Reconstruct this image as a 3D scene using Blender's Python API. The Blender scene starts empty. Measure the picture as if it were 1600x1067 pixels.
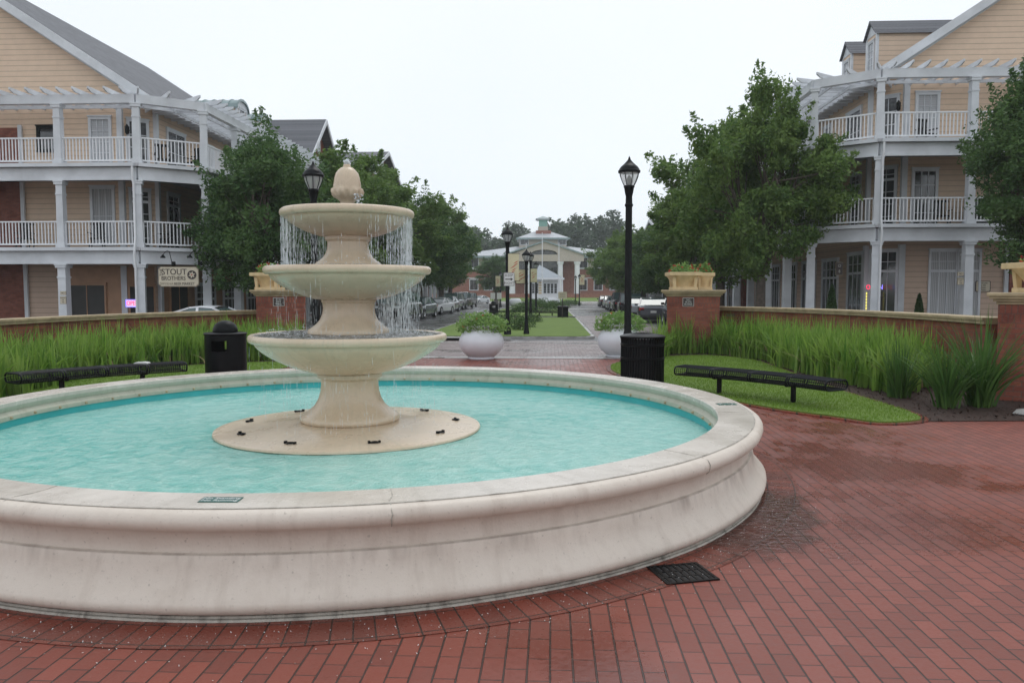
import bpy, math, random
import numpy as np
from math import sin, cos, pi, radians, atan2, sqrt
from mathutils import Vector, Matrix

# ------------------------------------------------------------------ camera, light
SC = bpy.context.scene
COL = SC.collection
E_H = 1.6; FPX = 1225.0; HOR = 453.0
PITCH = math.atan((533.5 - HOR) / FPX)
cam_d = bpy.data.cameras.new('camera'); cam = bpy.data.objects.new('camera', cam_d); COL.objects.link(cam)
cam.location = (0, 0, E_H); cam.rotation_euler = (pi / 2 - PITCH, 0, 0)
cam_d.sensor_width = 36; cam_d.lens = 36 * FPX / 1600; cam_d.clip_start = 0.05; cam_d.clip_end = 5000
SC.camera = cam

SUN_EL, SUN_ROT = radians(62), radians(200)
world = bpy.data.worlds.new('World'); SC.world = world; world.use_nodes = True
wn, wl = world.node_tree.nodes, world.node_tree.links
wn.clear()
sky = wn.new('ShaderNodeTexSky'); sky.sky_type = 'NISHITA'; sky.sun_disc = False
sky.sun_elevation = SUN_EL; sky.sun_rotation = SUN_ROT
tc = wn.new('ShaderNodeTexCoord')
nz = wn.new('ShaderNodeTexNoise'); nz.inputs['Scale'].default_value = 1.3; nz.inputs['Detail'].default_value = 3
wl.new(tc.outputs['Generated'], nz.inputs['Vector'])
cr = wn.new('ShaderNodeValToRGB')
cr.color_ramp.elements[0].position = .3; cr.color_ramp.elements[0].color = (10.4, 11.1, 11.9, 1)
cr.color_ramp.elements[1].position = .7; cr.color_ramp.elements[1].color = (11.6, 12.1, 12.6, 1)
wl.new(nz.outputs['Fac'], cr.inputs['Fac'])
mx = wn.new('ShaderNodeMix'); mx.data_type = 'RGBA'; mx.inputs[0].default_value = .88
wl.new(sky.outputs[0], mx.inputs[6]); wl.new(cr.outputs[0], mx.inputs[7])
bg = wn.new('ShaderNodeBackground'); bg.inputs['Strength'].default_value = 0.095
wl.new(mx.outputs[2], bg.inputs['Color'])
wo = wn.new('ShaderNodeOutputWorld'); wl.new(bg.outputs[0], wo.inputs['Surface'])

sd = bpy.data.lights.new('sun', 'SUN'); sd.energy = 0.75; sd.angle = radians(25); sd.color = (1, .97, .93)
sun = bpy.data.objects.new('sun', sd); COL.objects.link(sun)
sun.rotation_euler = (pi / 2 - SUN_EL, 0, pi - SUN_ROT + pi)
SC.view_settings.view_transform = 'Standard'; SC.view_settings.look = 'None'
SC.view_settings.exposure = 0.0; SC.view_settings.gamma = 1.0

# ------------------------------------------------------------------ frame: street axis through the fountain
AX = 0.05
FX, FY = -1.46, 7.33
def W(u, v):
    return (FX + u * cos(AX) + v * sin(AX), FY - u * sin(AX) + v * cos(AX))
def UV(px, Y):
    X = (px - 800) / FPX * Y
    du, dv = X - FX, Y - FY
    return (du * cos(AX) - dv * sin(AX), du * sin(AX) + dv * cos(AX))
GP = [(-1e4, 0), (13, 0), (22, -.25), (38, -.25), (58, -.4), (127, -.7), (150, .1), (1e4, .1)]
def g(v):
    for (a, za), (b, zb) in zip(GP, GP[1:]):
        if a <= v <= b: return za + (zb - za) * (v - a) / (b - a)
    return .1

# ------------------------------------------------------------------ mesh helper
class MB:
    def __init__(s): s.v = []; s.f = []
    def add(s, vs, fs):
        o = len(s.v); s.v += [tuple(p) for p in vs]; s.f += [tuple(i + o for i in f) for f in fs]; return s
    def box(s, x0, x1, y0, y1, z0, z1):
        if x0 > x1: x0, x1 = x1, x0
        return s.add([(x0,y0,z0),(x1,y0,z0),(x1,y1,z0),(x0,y1,z0),(x0,y0,z1),(x1,y0,z1),(x1,y1,z1),(x0,y1,z1)],
                     [(3,2,1,0),(4,5,6,7),(0,1,5,4),(1,2,6,5),(2,3,7,6),(3,0,4,7)])
    def bar(s, p, q, w, h, up=(0, 0, 1)):
        p = Vector(p); q = Vector(q); d = (q - p).normalized(); u = Vector(up)
        r = d.cross(u)
        if r.length < 1e-4: r = Vector((1, 0, 0))
        r.normalize(); t = r.cross(d).normalized()
        vs = []
        for b in (p, q):
            for a, c in ((-1,-1),(1,-1),(1,1),(-1,1)): vs.append(b + r * a * w / 2 + t * c * h / 2)
        return s.add(vs, [(3,2,1,0),(4,5,6,7),(0,1,5,4),(1,2,6,5),(2,3,7,6),(3,0,4,7)])
    def prism(s, poly, z0, z1):
        n = len(poly)
        z0f = z0 if callable(z0) else (lambda x, y: z0); z1f = z1 if callable(z1) else (lambda x, y: z1)
        vs = [(x, y, z0f(x, y)) for x, y in poly] + [(x, y, z1f(x, y)) for x, y in poly]
        return s.add(vs, [tuple(range(n - 1, -1, -1)), tuple(range(n, 2 * n))] + [(i, (i + 1) % n, n + (i + 1) % n, n + i) for i in range(n)])
    def prism_y(s, poly, y0, y1):       # polygon in xz
        n = len(poly)
        vs = [(x, y0, z) for x, z in poly] + [(x, y1, z) for x, z in poly]
        return s.add(vs, [tuple(range(n)), tuple(range(2 * n - 1, n - 1, -1))] + [(i, n + i, n + (i + 1) % n, (i + 1) % n) for i in range(n)])
    def prism_x(s, poly, x0, x1):       # polygon in yz
        n = len(poly)
        vs = [(x0, y, z) for y, z in poly] + [(x1, y, z) for y, z in poly]
        return s.add(vs, [tuple(range(n - 1, -1, -1)), tuple(range(n, 2 * n))] + [(i, (i + 1) % n, n + (i + 1) % n, n + i) for i in range(n)])
    def lathe(s, prof, n=48, c=(0, 0, 0), a0=0, a1=2 * pi, cap=True, wob=None):
        full = abs(a1 - a0 - 2 * pi) < 1e-6
        m = n if full else n + 1
        vs = []
        for i in range(m):
            a = a0 + (a1 - a0) * i / n
            for r, z in prof:
                k = wob(a, r, z) if wob else 0
                vs.append((c[0] + (r + k) * cos(a), c[1] + (r + k) * sin(a), c[2] + z))
        L = len(prof); fs = []
        for i in range(n):
            j = (i + 1) % m
            for k in range(L - 1):
                fs.append((i * L + k, j * L + k, j * L + k + 1, i * L + k + 1))
        if cap and full:
            if prof[0][0] > 1e-5: fs.append(tuple(i * L for i in range(m))[::-1])
            if prof[-1][0] > 1e-5: fs.append(tuple(i * L + L - 1 for i in range(m)))
        return s.add(vs, fs)
    def tube(s, pts, rad, n=8, cap=True):
        pts = [Vector(p) for p in pts]; rs = rad if hasattr(rad, '__len__') else [rad] * len(pts)
        vs = []; ref = None
        for i, p in enumerate(pts):
            d = (pts[min(i + 1, len(pts) - 1)] - pts[max(i - 1, 0)])
            if d.length < 1e-9: d = Vector((0, 0, 1))
            d.normalize()
            if ref is None: ref = Vector((1, 0, 0)) if abs(d.x) < .9 else Vector((0, 1, 0))
            r = (ref - d * ref.dot(d)).normalized(); ref = r; t = d.cross(r)
            for k in range(n):
                a = 2 * pi * k / n; vs.append(p + (r * cos(a) + t * sin(a)) * rs[i])
        fs = []
        for i in range(len(pts) - 1):
            for k in range(n):
                fs.append((i * n + k, i * n + (k + 1) % n, (i + 1) * n + (k + 1) % n, (i + 1) * n + k))
        if cap: fs += [tuple(range(n))[::-1], tuple(range((len(pts) - 1) * n, len(pts) * n))]
        return s.add(vs, fs)
    def xf(s, M, i0=0):
        s.v = s.v[:i0] + [tuple(M @ Vector(p)) for p in s.v[i0:]]; return s
    def build(s, name, m, parent=None, smooth=None, loc=None, bevel=None):
        me = bpy.data.meshes.new(name); me.from_pydata(s.v, [], s.f); me.update()
        return link_mesh(name, me, m, parent, smooth, loc, bevel)

def link_mesh(name, me, m, parent=None, smooth=None, loc=None, bevel=None):
    if m: me.materials.append(m)
    if smooth:
        me.polygons.foreach_set('use_smooth', [True] * len(me.polygons))
        me.set_sharp_from_angle(angle=radians(smooth))
    o = bpy.data.objects.new(name, me); COL.objects.link(o)
    if parent: o.parent = parent
    if loc: o.location = loc
    if bevel:
        b = o.modifiers.new('bevel', 'BEVEL'); b.width = bevel; b.segments = 2; b.limit_method = 'ANGLE'
    return o

def tag(o, label=None, cat=None, group=None, kind=None):
    if label: o['label'] = label
    if cat: o['category'] = cat
    if group: o['group'] = group
    if kind: o['kind'] = kind
    return o
def thing(name, label, cat, loc=(0, 0, 0), rot=0, group=None):
    o = bpy.data.objects.new(name, None); COL.objects.link(o); o.empty_display_size = .2
    o.location = loc; o.rotation_euler = (0, 0, rot)
    return tag(o, label, cat, group)
def at(name, label, cat, u, v, rot=0, z=None, group=None):
    x, y = W(u, v)
    return thing(name, label, cat, (x, y, g(v) if z is None else z), -AX + rot, group)
KIDS = {}
def copy_tree(o, parent=None):
    c = o.copy(); COL.objects.link(c)
    if parent: c.parent = parent
    for ch in list(o.children): copy_tree(ch, c)
    return c
def dup(o, loc, rot, label, group=None):
    c = copy_tree(o); c.location = loc; c.rotation_euler = (0, 0, rot); c['label'] = label
    if group: c['group'] = group
    return c
def dupuv(o, u, v, label, rot=0, group=None, z=None):
    x, y = W(u, v); return dup(o, (x, y, g(v) if z is None else z), -AX + rot, label, group)

# ------------------------------------------------------------------ materials
class NT:
    def __init__(s, name):
        s.m = bpy.data.materials.new(name); s.m.use_nodes = True
        s.t = s.m.node_tree; s.n = s.t.nodes; s.l = s.t.links; s.p = s.n['Principled BSDF']; s.out = s.n['Material Output']
        s._tc = None
    def tc(s, k='Object'):
        if not s._tc: s._tc = s.n.new('ShaderNodeTexCoord')
        return s._tc.outputs[k]
    def pos(s): return s.n.new('ShaderNodeNewGeometry').outputs['Position']
    def set(s, sock, v):
        if isinstance(v, bpy.types.NodeSocket): s.l.new(v, sock)
        elif isinstance(v, tuple) and len(v) == 3 and sock.type == 'RGBA': sock.default_value = (*v, 1)
        else: sock.default_value = v
    def math(s, op, a, b=None, c=None, clamp=False):
        n = s.n.new('ShaderNodeMath'); n.operation = op; n.use_clamp = clamp
        s.set(n.inputs[0], a)
        if b is not None: s.set(n.inputs[1], b)
        if c is not None: s.set(n.inputs[2], c)
        return n.outputs[0]
    def mix(s, f, a, b, mode='MIX'):
        n = s.n.new('ShaderNodeMix'); n.data_type = 'RGBA'; n.blend_type = mode
        s.set(n.inputs[0], f); s.set(n.inputs[6], a); s.set(n.inputs[7], b); return n.outputs[2]
    def noise(s, scale, detail=4, vec=None, rough=.55, dist=0):
        n = s.n.new('ShaderNodeTexNoise'); n.inputs['Scale'].default_value = scale; n.inputs['Detail'].default_value = detail
        n.inputs['Roughness'].default_value = rough; n.inputs['Distortion'].default_value = dist
        s.l.new(vec if vec is not None else s.tc(), n.inputs['Vector']); return n.outputs['Fac']
    def ramp(s, f, stops):
        n = s.n.new('ShaderNodeMapRange'); n.clamp = True
        s.set(n.inputs[0], f); n.inputs[1].default_value = stops[0]; n.inputs[2].default_value = stops[1]
        n.inputs[3].default_value = stops[2] if len(stops) > 2 else 0; n.inputs[4].default_value = stops[3] if len(stops) > 2 else 1
        return n.outputs[0]
    def sep(s, vec):
        n = s.n.new('ShaderNodeSeparateXYZ'); s.l.new(vec, n.inputs[0]); return n.outputs
    def comb(s, x, y, z):
        n = s.n.new('ShaderNodeCombineXYZ'); s.set(n.inputs[0], x); s.set(n.inputs[1], y); s.set(n.inputs[2], z); return n.outputs[0]
    def mapping(s, vec, loc=(0,0,0), rot=(0,0,0), scale=(1,1,1)):
        n = s.n.new('ShaderNodeMapping'); s.l.new(vec, n.inputs[0]); n.inputs[1].default_value = loc; n.inputs[2].default_value = rot; n.inputs[3].default_value = scale
        return n.outputs[0]
    def bump(s, h, strength=.5, dist=.01, normal=None):
        n = s.n.new('ShaderNodeBump'); n.inputs['Strength'].default_value = strength; n.inputs['Distance'].default_value = dist
        s.l.new(h, n.inputs['Height'])
        if normal is not None: s.l.new(normal, n.inputs['Normal'])
        return n.outputs[0]
    def brick(s, vec, w, h, mortar, c1, c2, cm, off=.5, bias=0):
        n = s.n.new('ShaderNodeTexBrick'); s.l.new(vec, n.inputs['Vector'])
        n.inputs['Scale'].default_value = 1; n.inputs['Brick Width'].default_value = w; n.inputs['Row Height'].default_value = h
        n.inputs['Mortar Size'].default_value = mortar; n.inputs['Mortar Smooth'].default_value = .2; n.inputs['Bias'].default_value = bias
        n.offset = off
        s.set(n.inputs['Color1'], c1); s.set(n.inputs['Color2'], c2); s.set(n.inputs['Mortar'], cm)
        return n.outputs['Color'], n.outputs['Fac']
    def done(s, col=None, rough=None, normal=None, **kw):
        if col is not None: s.set(s.p.inputs['Base Color'], col)
        if rough is not None: s.set(s.p.inputs['Roughness'], rough)
        if normal is not None: s.set(s.p.inputs['Normal'], normal)
        for k, v in kw.items(): s.set(s.p.inputs[k.replace('_', ' ')], v)
        return s.m

def paint(name, c, rough=.5, var=.12, scale=6, bump=.0, metallic=0, **kw):
    t = NT(name); f = t.noise(scale, 5)
    d = tuple(x * (1 - var) for x in c); l = tuple(min(1, x * (1 + var * .6)) for x in c)
    col = t.mix(t.ramp(f, (.3, .7)), d, l)
    nrm = t.bump(t.noise(scale * 14, 3), bump, .004) if bump else None
    return t.done(col, rough, nrm, Metallic=metallic, **kw)

M = {}
def mk():
    # --- wet herringbone-free running bond pavers, courses along the street axis
    def paver(name, c1, c2, cm, wet=.5, bw=.195, bh=.097, red=None, conc=False):
        t = NT(name); P = t.pos()
        v = t.mapping(P, rot=(0, 0, AX + pi / 2))
        warp = t.mapping(v, scale=(1, 1, 1))
        col, fac = t.brick(warp, bw, bh, .0038, c1, c2, cm)
        rnd, _f = t.brick(warp, bw, bh, 0.0, (0., 0., 0.), (1., 1., 1.), (.5, .5, .5))
        sy = t.sep(warp)[1]; wj = t.noise(14, 2, P)
        jd = t.math('ABSOLUTE', t.math('SUBTRACT', t.math('FRACT', t.math('ADD', t.math('DIVIDE', sy, bh), .5)), .5))
        lj = t.ramp(t.math('ADD', jd, t.math('MULTIPLY', wj, -.05)), (.003, .026, 1, 0))
        n1 = t.noise(1.1, 4, P); n2 = t.noise(30, 4, P); n3 = t.noise(.45, 3, P); n4 = t.noise(170, 2, P)
        col = t.mix(t.ramp(n2, (.35, .75, 0, .45)), col, tuple(x * 1.6 for x in c1))
        nr = t.math('ADD', n3, t.math('MULTIPLY', t.math('SUBTRACT', rnd, .5), .10))
        col = t.mix(t.ramp(nr, (.55, .59, 0, .38)), col, tuple(x * .6 for x in c1))
        col = t.mix(t.math('MULTIPLY', lj, .75), col, tuple(x * .75 for x in cm))
        fac = t.math('MAXIMUM', fac, lj)
        grit = t.ramp(n4, (.70, .74, 0, .35))
        col = t.mix(grit, col, (.28, .24, .21))
        w = t.ramp(nr, (.46, .60)); 
        rgh = t.math('ADD', t.math('MULTIPLY', t.math('SUBTRACT', 1.0, w), .26), t.ramp(n2, (.2, .8, .13, .33)))
        h = t.math('ADD', t.math('MULTIPLY', fac, -1.0), t.math('MULTIPLY', n2, .35))
        nb = t.bump(h, .9, .006)
        return t.done(col, rgh, nb, Specular_IOR_Level=.6)
    M['paver'] = paver('wet_red_pavers', (.150, .032, .019), (.235, .055, .034), (.028, .018, .013))
    M['paver_grey'] = paver('wet_grey_pavers', (.17, .125, .12), (.235, .18, .172), (.04, .035, .033))
    # ring pavers round the fountain
    t = NT('ring_pavers'); x, y, z = t.sep(t.tc())
    ang = t.math('MULTIPLY', t.math('ARCTAN2', y, x), 3.8); r = t.math('SQRT', t.math('ADD', t.math('MULTIPLY', x, x), t.math('MULTIPLY', y, y)))
    vec = t.comb(r, ang, 0.0)
    col, fac = t.brick(vec, .205, .103, .0045, (.145, .031, .019), (.228, .053, .033), (.02, .014, .011), off=0.0)
    n2 = t.noise(30); n3 = t.noise(1.2, 4)
    col = t.mix(t.ramp(n3, (.45, .62, 0, .3)), col, (.06, .022, .016))
    M['ring'] = t.done(col, t.ramp(n2, (.2, .8, .2, .4)), t.bump(t.math('ADD', t.math('MULTIPLY', fac, -1.0), t.math('MULTIPLY', n2, .3)), .5, .003))
    # concrete
    t = NT('wet_concrete'); P = t.pos(); n = t.noise(2.2, 5, P); n2 = t.noise(40, 4, P)
    M['conc'] = t.done(t.mix(t.ramp(n, (.35, .7)), (.27, .26, .25), (.42, .41, .39)), t.ramp(n, (.4, .65, .2, .55)), t.bump(n2, .3, .003))
    t = NT('wet_asphalt'); P = t.pos(); n = t.noise(.35, 4, P); n2 = t.noise(90, 3, P)
    M['asph'] = t.done(t.mix(t.ramp(n, (.35, .7)), (.05, .05, .052), (.085, .083, .082)), t.ramp(n, (.4, .6, .18, .42)), t.bump(n2, .5, .004))
    t = NT('mulch_soil'); P = t.pos(); n = t.noise(9, 6, P, .7); n2 = t.noise(55, 5, P, .7)
    M['mulch'] = t.done(t.mix(t.ramp(n2, (.35, .7)), (.018, .009, .006), (.085, .04, .025)), .8, t.bump(n2, 1, .03))
    t = NT('lawn_turf'); P = t.pos(); n = t.noise(1.2, 4, P); n2 = t.noise(70, 4, P)
    M['lawn'] = t.done(t.mix(t.ramp(t.math('ADD', t.math('MULTIPLY', n, .5), t.math('MULTIPLY', n2, .5)), (.35, .65)), (.095, .165, .015), (.15, .235, .026)), .8, t.bump(n2, .8, .02))
    t = NT('far_ground'); P = t.pos(); n = t.noise(.05, 5, P)
    M['ground'] = t.done(t.mix(n, (.05, .085, .03), (.09, .13, .05)), .9)
    # basin stone, white cast, with grime in streaks
    def stone(name, a, b, dirt, dirt_amt, bump=.25, rough=.5, band=None, k=1.0):
        t = NT(name); x, y, z = t.sep(t.tc())
        ang = t.math('ARCTAN2', y, x)
        n = t.noise(2.6 * k, 6); fine = t.noise(60, 4); mid = t.noise(11, 5)
        sv = t.comb(t.math('MULTIPLY', ang, 26.0), t.math('MULTIPLY', z, 1.6), 0.0)
        st = t.noise(1.0, 5, sv, .65)
        col = t.mix(t.ramp(n, (.3, .7)), a, b)
        col = t.mix(t.math('MULTIPLY', t.ramp(st, (.52, .72)), dirt_amt), col, dirt)
        col = t.mix(t.math('MULTIPLY', t.ramp(mid, (.5, .75)), dirt_amt * .6), col, dirt)
        col = t.mix(t.ramp(fine, (.62, .74, 0, .3)), col, tuple(c * .55 for c in dirt))
        if band:
            zz = t.math('ADD', z, t.math('MULTIPLY', mid, .02)); s2 = t.noise(1.0, 4, t.comb(t.math('MULTIPLY', ang, 11.0), t.math('MULTIPLY', z, .6), 3.0), .7)
            mk_ = t.math('MULTIPLY', t.ramp(zz, (band - .10, band - .004)), t.ramp(z, (band - .003, band + .012, 1, 0)))
            col = t.mix(t.math('MULTIPLY', mk_, t.ramp(s2, (.5, .68, 0, .6))), col, (.22, .16, .13))
            ln = t.ramp(t.math('ABSOLUTE', t.math('SUBTRACT', z, band)), (.001, .006, .5, 0))
            col = t.mix(t.math('MULTIPLY', ln, t.ramp(mid, (.3, .6, .3, 1))), col, (.16, .12, .10))
            pit = t.ramp(t.noise(34, 2), (.70, .73, 0, .35)); col = t.mix(pit, col, (.2, .16, .13))
        return t.done(col, t.ramp(n, (.3, .7, rough - .12, rough + .1)), t.bump(t.math('ADD', fine, t.math('MULTIPLY', mid, .8)), bump, .006))
    M['basin'] = stone('white_cast_stone', (.62, .54, .46), (.68, .605, .525), (.38, .30, .24), .34, band=.304)
    M['coping'] = stone('wet_coping_stone', (.58, .52, .45), (.68, .62, .55), (.42, .37, .31), .5, .5, .26)
    M['bowl'] = stone('tan_cast_stone', (.59, .46, .325), (.66, .54, .40), (.42, .38, .28), .4, .15, .3)
    M['green_stone'] = stone('algae_tinted_stone', (.42, .43, .34), (.5, .49, .4), (.25, .25, .18), .4)
    M['grime'] = stone('grimy_base_ring', (.4, .37, .32), (.5, .46, .4), (.06, .05, .04), 1.0, .9, .7)
    M['sand_stone'] = paint('sandstone_cap', (.42, .33, .2), .6, .3, 5, .3)
    M['hut_roof'] = paint('slate_blue_metal_roof', (.25, .29, .33), .45, .12, 1)
    M['tan_cast'] = paint('tan_planter_stone', (.66, .5, .28), .55, .15, 7, .2)
    # pool paint, water
    M['aqua'] = paint('aqua_pool_paint', (.05, .46, .47), .4, .15, 3)
    t = NT('pool_water'); P = t.tc()
    n1 = t.noise(7, 4, P, .6, .6); n2 = t.noise(26, 3, t.mapping(P, scale=(1, 1.6, 1)), .6)
    vo = t.n.new('ShaderNodeTexVoronoi'); vo.inputs['Scale'].default_value = 6.5; t.l.new(P, vo.inputs['Vector'])
    ring = t.math('MULTIPLY', t.math('SINE', t.math('MULTIPLY', vo.outputs['Distance'], 46.0)), t.ramp(vo.outputs['Distance'], (.0, .45, 1, 0)))
    h = t.math('ADD', t.math('ADD', n1, t.math('MULTIPLY', n2, .55)), t.math('MULTIPLY', ring, .16))
    big = t.noise(.55, 3); col = t.mix(t.ramp(n1, (.35, .68)), (.19, .57, .50), (.46, .78, .70)); col = t.mix(t.ramp(big, (.42, .62, 0, .55)), col, (.50, .78, .70)); col = t.mix(t.ramp(n2, (.58, .7, 0, .4)), col, (.62, .85, .8))
    M['water'] = t.done(col, .07, t.bump(h, .62, .04), Alpha=.88, IOR=1.33)
    t = NT('bowl_water'); n1 = t.noise(24, 5, None, .7, 1); n2 = t.noise(70, 3)
    M['bwater'] = t.done(t.mix(t.ramp(n1, (.45, .65)), (.17, .17, .15), (.75, .77, .78)), .1, t.bump(t.math('ADD', n1, n2), 1, .03), Alpha=.95)
    t = NT('falling_water'); M['fall'] = t.done((.88, .93, .96), .06, None, Alpha=.5, IOR=1.33, Specular_IOR_Level=.8)
    t = NT('puddle_water'); P = t.pos(); n1 = t.noise(11, 2, t.mapping(P, scale=(1, 2.6, 1)), .45, .8)
    e = t.noise(5, 4, P)
    X_p, Y_p, Z_p = t.sep(t.tc()); rp = t.math('SQRT', t.math('ADD', t.math('MULTIPLY', X_p, X_p), t.math('MULTIPLY', Y_p, Y_p)))
    al = t.ramp(t.math('ADD', rp, t.math('MULTIPLY', e, .9)), (1.0, 1.28, .5, 0))
    M['puddle'] = t.done((.075, .024, .016), .03, t.bump(n1, .5, .02), Alpha=al, IOR=1.55, Specular_IOR_Level=1.0)
    # building materials
    def siding(name, c, board=.165):
        t = NT(name); z = t.sep(t.tc())[2]
        fr = t.math('FRACT', t.math('DIVIDE', z, board)); n = t.noise(3, 4); nf = t.noise(.5, 3)
        line = t.ramp(fr, (.04, .16, 1, 0))
        col = t.mix(t.ramp(n, (.3, .7)), tuple(x * .92 for x in c), c)
        col = t.mix(t.math('MULTIPLY', line, .6), col, tuple(x * .4 for x in c))
        return t.done(col, .55, t.bump(t.math('SUBTRACT', 1.0, fr), .8, .02))
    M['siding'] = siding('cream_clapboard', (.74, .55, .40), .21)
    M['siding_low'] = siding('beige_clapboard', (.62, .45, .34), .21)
    def brick(name, c1, c2, cm, w=.2, h=.075, m=.006):
        t = NT(name); x, y, z = t.sep(t.tc()); v = t.comb(t.math('ADD', x, y), z, 0.0)
        col, fac = t.brick(v, w, h, m, c1, c2, cm); n = t.noise(3, 5); n2 = t.noise(40, 4)
        col = t.mix(t.ramp(n, (.45, .7, 0, .5)), col, tuple(x * .5 for x in c1))
        col = t.mix(t.ramp(n2, (.55, .75, 0, .35)), col, (.32, .2, .15))
        return t.done(col, t.ramp(n, (.3, .7, .45, .8)), t.bump(t.math('ADD', t.math('MULTIPLY', fac, -1.0), t.math('MULTIPLY', n2, .3)), .7, .006))
    M['brick'] = brick('red_brick', (.20, .045, .025), (.30, .085, .045), (.13, .08, .06))
    M['brick_soldier'] = brick('soldier_course_brick', (.19, .042, .025), (.28, .075, .04), (.12, .075, .06), .075, .21)
    M['brick_far'] = brick('orange_red_brick', (.27, .09, .06), (.34, .12, .08), (.3, .2, .16))
    M['white'] = paint('white_trim', (.66, .68, .71), .45, .16, 1.3, .08)
    M['white2'] = paint('bright_white_paint', (.78, .79, .81), .4, .05, 3)
    M['wood'] = paint('orange_brown_shopfront', (.42, .235, .135), .5, .15, 3)
    M['deck'] = paint('porch_deck_boards', (.5, .5, .52), .5, .15, 4)
    t = NT('dark_shingles'); x, y, z = t.sep(t.tc()); v = t.comb(y, t.math('MULTIPLY', z, 1.8), 0.0)
    col, fac = t.brick(v, .3, .28, .012, (.07, .075, .088), (.125, .13, .148), (.035, .037, .043)); n = t.noise(20, 4)
    M['shingle'] = t.done(t.mix(t.ramp(n, (.4, .7, 0, .4)), col, (.2, .205, .22)), .7, t.bump(n, .5, .02))
    M['metal_roof'] = paint('weathered_metal_roof', (.26, .33, .33), .35, .2, 3, metallic=.4)
    M['far_roof'] = paint('blue_grey_metal_roof', (.42, .44, .465), .45, .1, 1)
    M['black'] = paint('black_gloss_metal', (.006, .0065, .0075), .35, .3, 8, .05, Specular_IOR_Level=.13)
    M['black_vinyl'] = paint('black_vinyl_coating', (.007, .008, .011), .4, .3, 9, .05, Specular_IOR_Level=.16)
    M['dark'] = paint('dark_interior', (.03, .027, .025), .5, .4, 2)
    t = NT('window_glass'); n = t.noise(1.3, 3)
    M['glass'] = t.done(t.mix(t.ramp(n, (.4, .65)), (.02, .022, .025), (.075, .08, .085)), .06, None, Specular_IOR_Level=.8)
    t = NT('blind_glass'); z = t.sep(t.tc())[2]; fr = t.math('FRACT', t.math('MULTIPLY', z, 14.0))
    M['blind'] = t.done(t.mix(t.ramp(fr, (.0, .3)), (.3, .31, .33), (.5, .51, .53)), .2)
    t = NT('curtain_cloth'); x, y, z = t.sep(t.tc()); w = t.math('SINE', t.math('MULTIPLY', x, 90.0))
    M['curtain'] = t.done(t.mix(t.ramp(w, (-1, 1)), (.3, .31, .32), (.55, .55, .56)), .7)
    M['lampglass'] = NT('lamp_glass').done((.8, .83, .85), .08, None, Alpha=.45)
    M['pot'] = paint('white_glazed_pot', (.70, .71, .75), .35, .06, 3, .06)
    M['sign_white'] = paint('sign_white', (.7, .7, .68), .4, .06, 5)
    M['cream'] = paint('sign_cream', (.62, .55, .42), .5, .08, 6)
    M['ink'] = paint('sign_ink', (.05, .035, .03), .5, .1, 6)
    M['tan_ink'] = paint('sign_tan_ink', (.3, .25, .18), .5, .1, 6)
    M['green_enamel'] = paint('green_enamel', (.01, .1, .08), .3, .2, 8)
    M['banner'] = paint('banner_cloth', (.64, .58, .38), .7, .1, 3)
    M['red_ink'] = paint('banner_red', (.5, .06, .04), .6, .1, 5)
    M['tyre'] = paint('tyre_rubber', (.015, .015, .016), .7, .2, 9)
    M['rim'] = paint('alloy_wheel', (.45, .46, .48), .3, .1, 8, metallic=.8)
    M['carglass'] = NT('car_glass').done((.06, .1, .1), .05, None, Specular_IOR_Level=.9)
    M['headlamp'] = NT('headlamp_lens').done((.7, .72, .75), .08)
    M['tail'] = NT('tail_lamp_lens').done((.35, .01, .01), .15)
    M['plate'] = paint('licence_plate', (.6, .6, .58), .4)
    t = NT('neon_red'); M['neon_red'] = t.done((.8, .02, .08), .3, None, Emission_Color=(1, .03, .1, 1), Emission_Strength=2.2)
    t = NT('neon_blue'); M['neon_blue'] = t.done((.1, .1, .8), .3, None, Emission_Color=(.25, .2, 1, 1), Emission_Strength=2.0)
    t = NT('neon_yellow'); M['neon_yellow'] = t.done((.8, .7, .1), .3, None, Emission_Color=(1, .85, .15, 1), Emission_Strength=1.4)
    t = NT('panel_lit'); M['panel'] = t.done((.6, .6, .7), .3, None, Emission_Color=(.7, .65, 1, 1), Emission_Strength=.7)
    def leaf(name, a, b, c, trans=.25, scale=1.0):
        t = NT(name); gm = t.n.new('ShaderNodeNewGeometry'); rnd = gm.outputs['Random Per Island']
        n = t.noise(scale, 3)
        col = t.mix(rnd, a, b); col = t.mix(t.ramp(n, (.4, .7, 0, .7)), col, c)
        t.done(col, .5, None, Specular_IOR_Level=.3)
        tr = t.n.new('ShaderNodeBsdfTranslucent'); t.l.new(col, tr.inputs['Color'])
        ms = t.n.new('ShaderNodeMixShader'); ms.inputs[0].default_value = trans
        t.l.new(t.p.outputs[0], ms.inputs[1]); t.l.new(tr.outputs[0], ms.inputs[2]); t.l.new(ms.outputs[0], t.out.inputs[0])
        return t.m
    M['leaf'] = leaf('street_tree_leaves', (.062, .135, .034), (.155, .25, .062), (.24, .34, .09), .44)
    M['leaf_dark'] = leaf('dark_evergreen_leaves', (.045, .105, .036), (.10, .185, .056), (.145, .24, .07), .42)
    M['leaf_far'] = leaf('distant_wood_leaves', (.03, .06, .025), (.05, .085, .035), (.06, .1, .04), .2, .1)
    M['civic_beige'] = paint('civic_beige_render', (.49, .43, .365), .6, .08, 2)
    M['flower_leaf'] = leaf('pot_plant_leaves', (.12, .24, .05), (.26, .40, .12), (.3, .46, .15), .4, 4)
    M['shrub'] = leaf('shrub_leaves', (.04, .09, .025), (.085, .16, .04), (.11, .19, .05), .3, 3)
    M['red_petal'] = leaf('red_petals', (.45, .02, .015), (.6, .05, .03), (.4, .02, .02), .2, 4)
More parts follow.
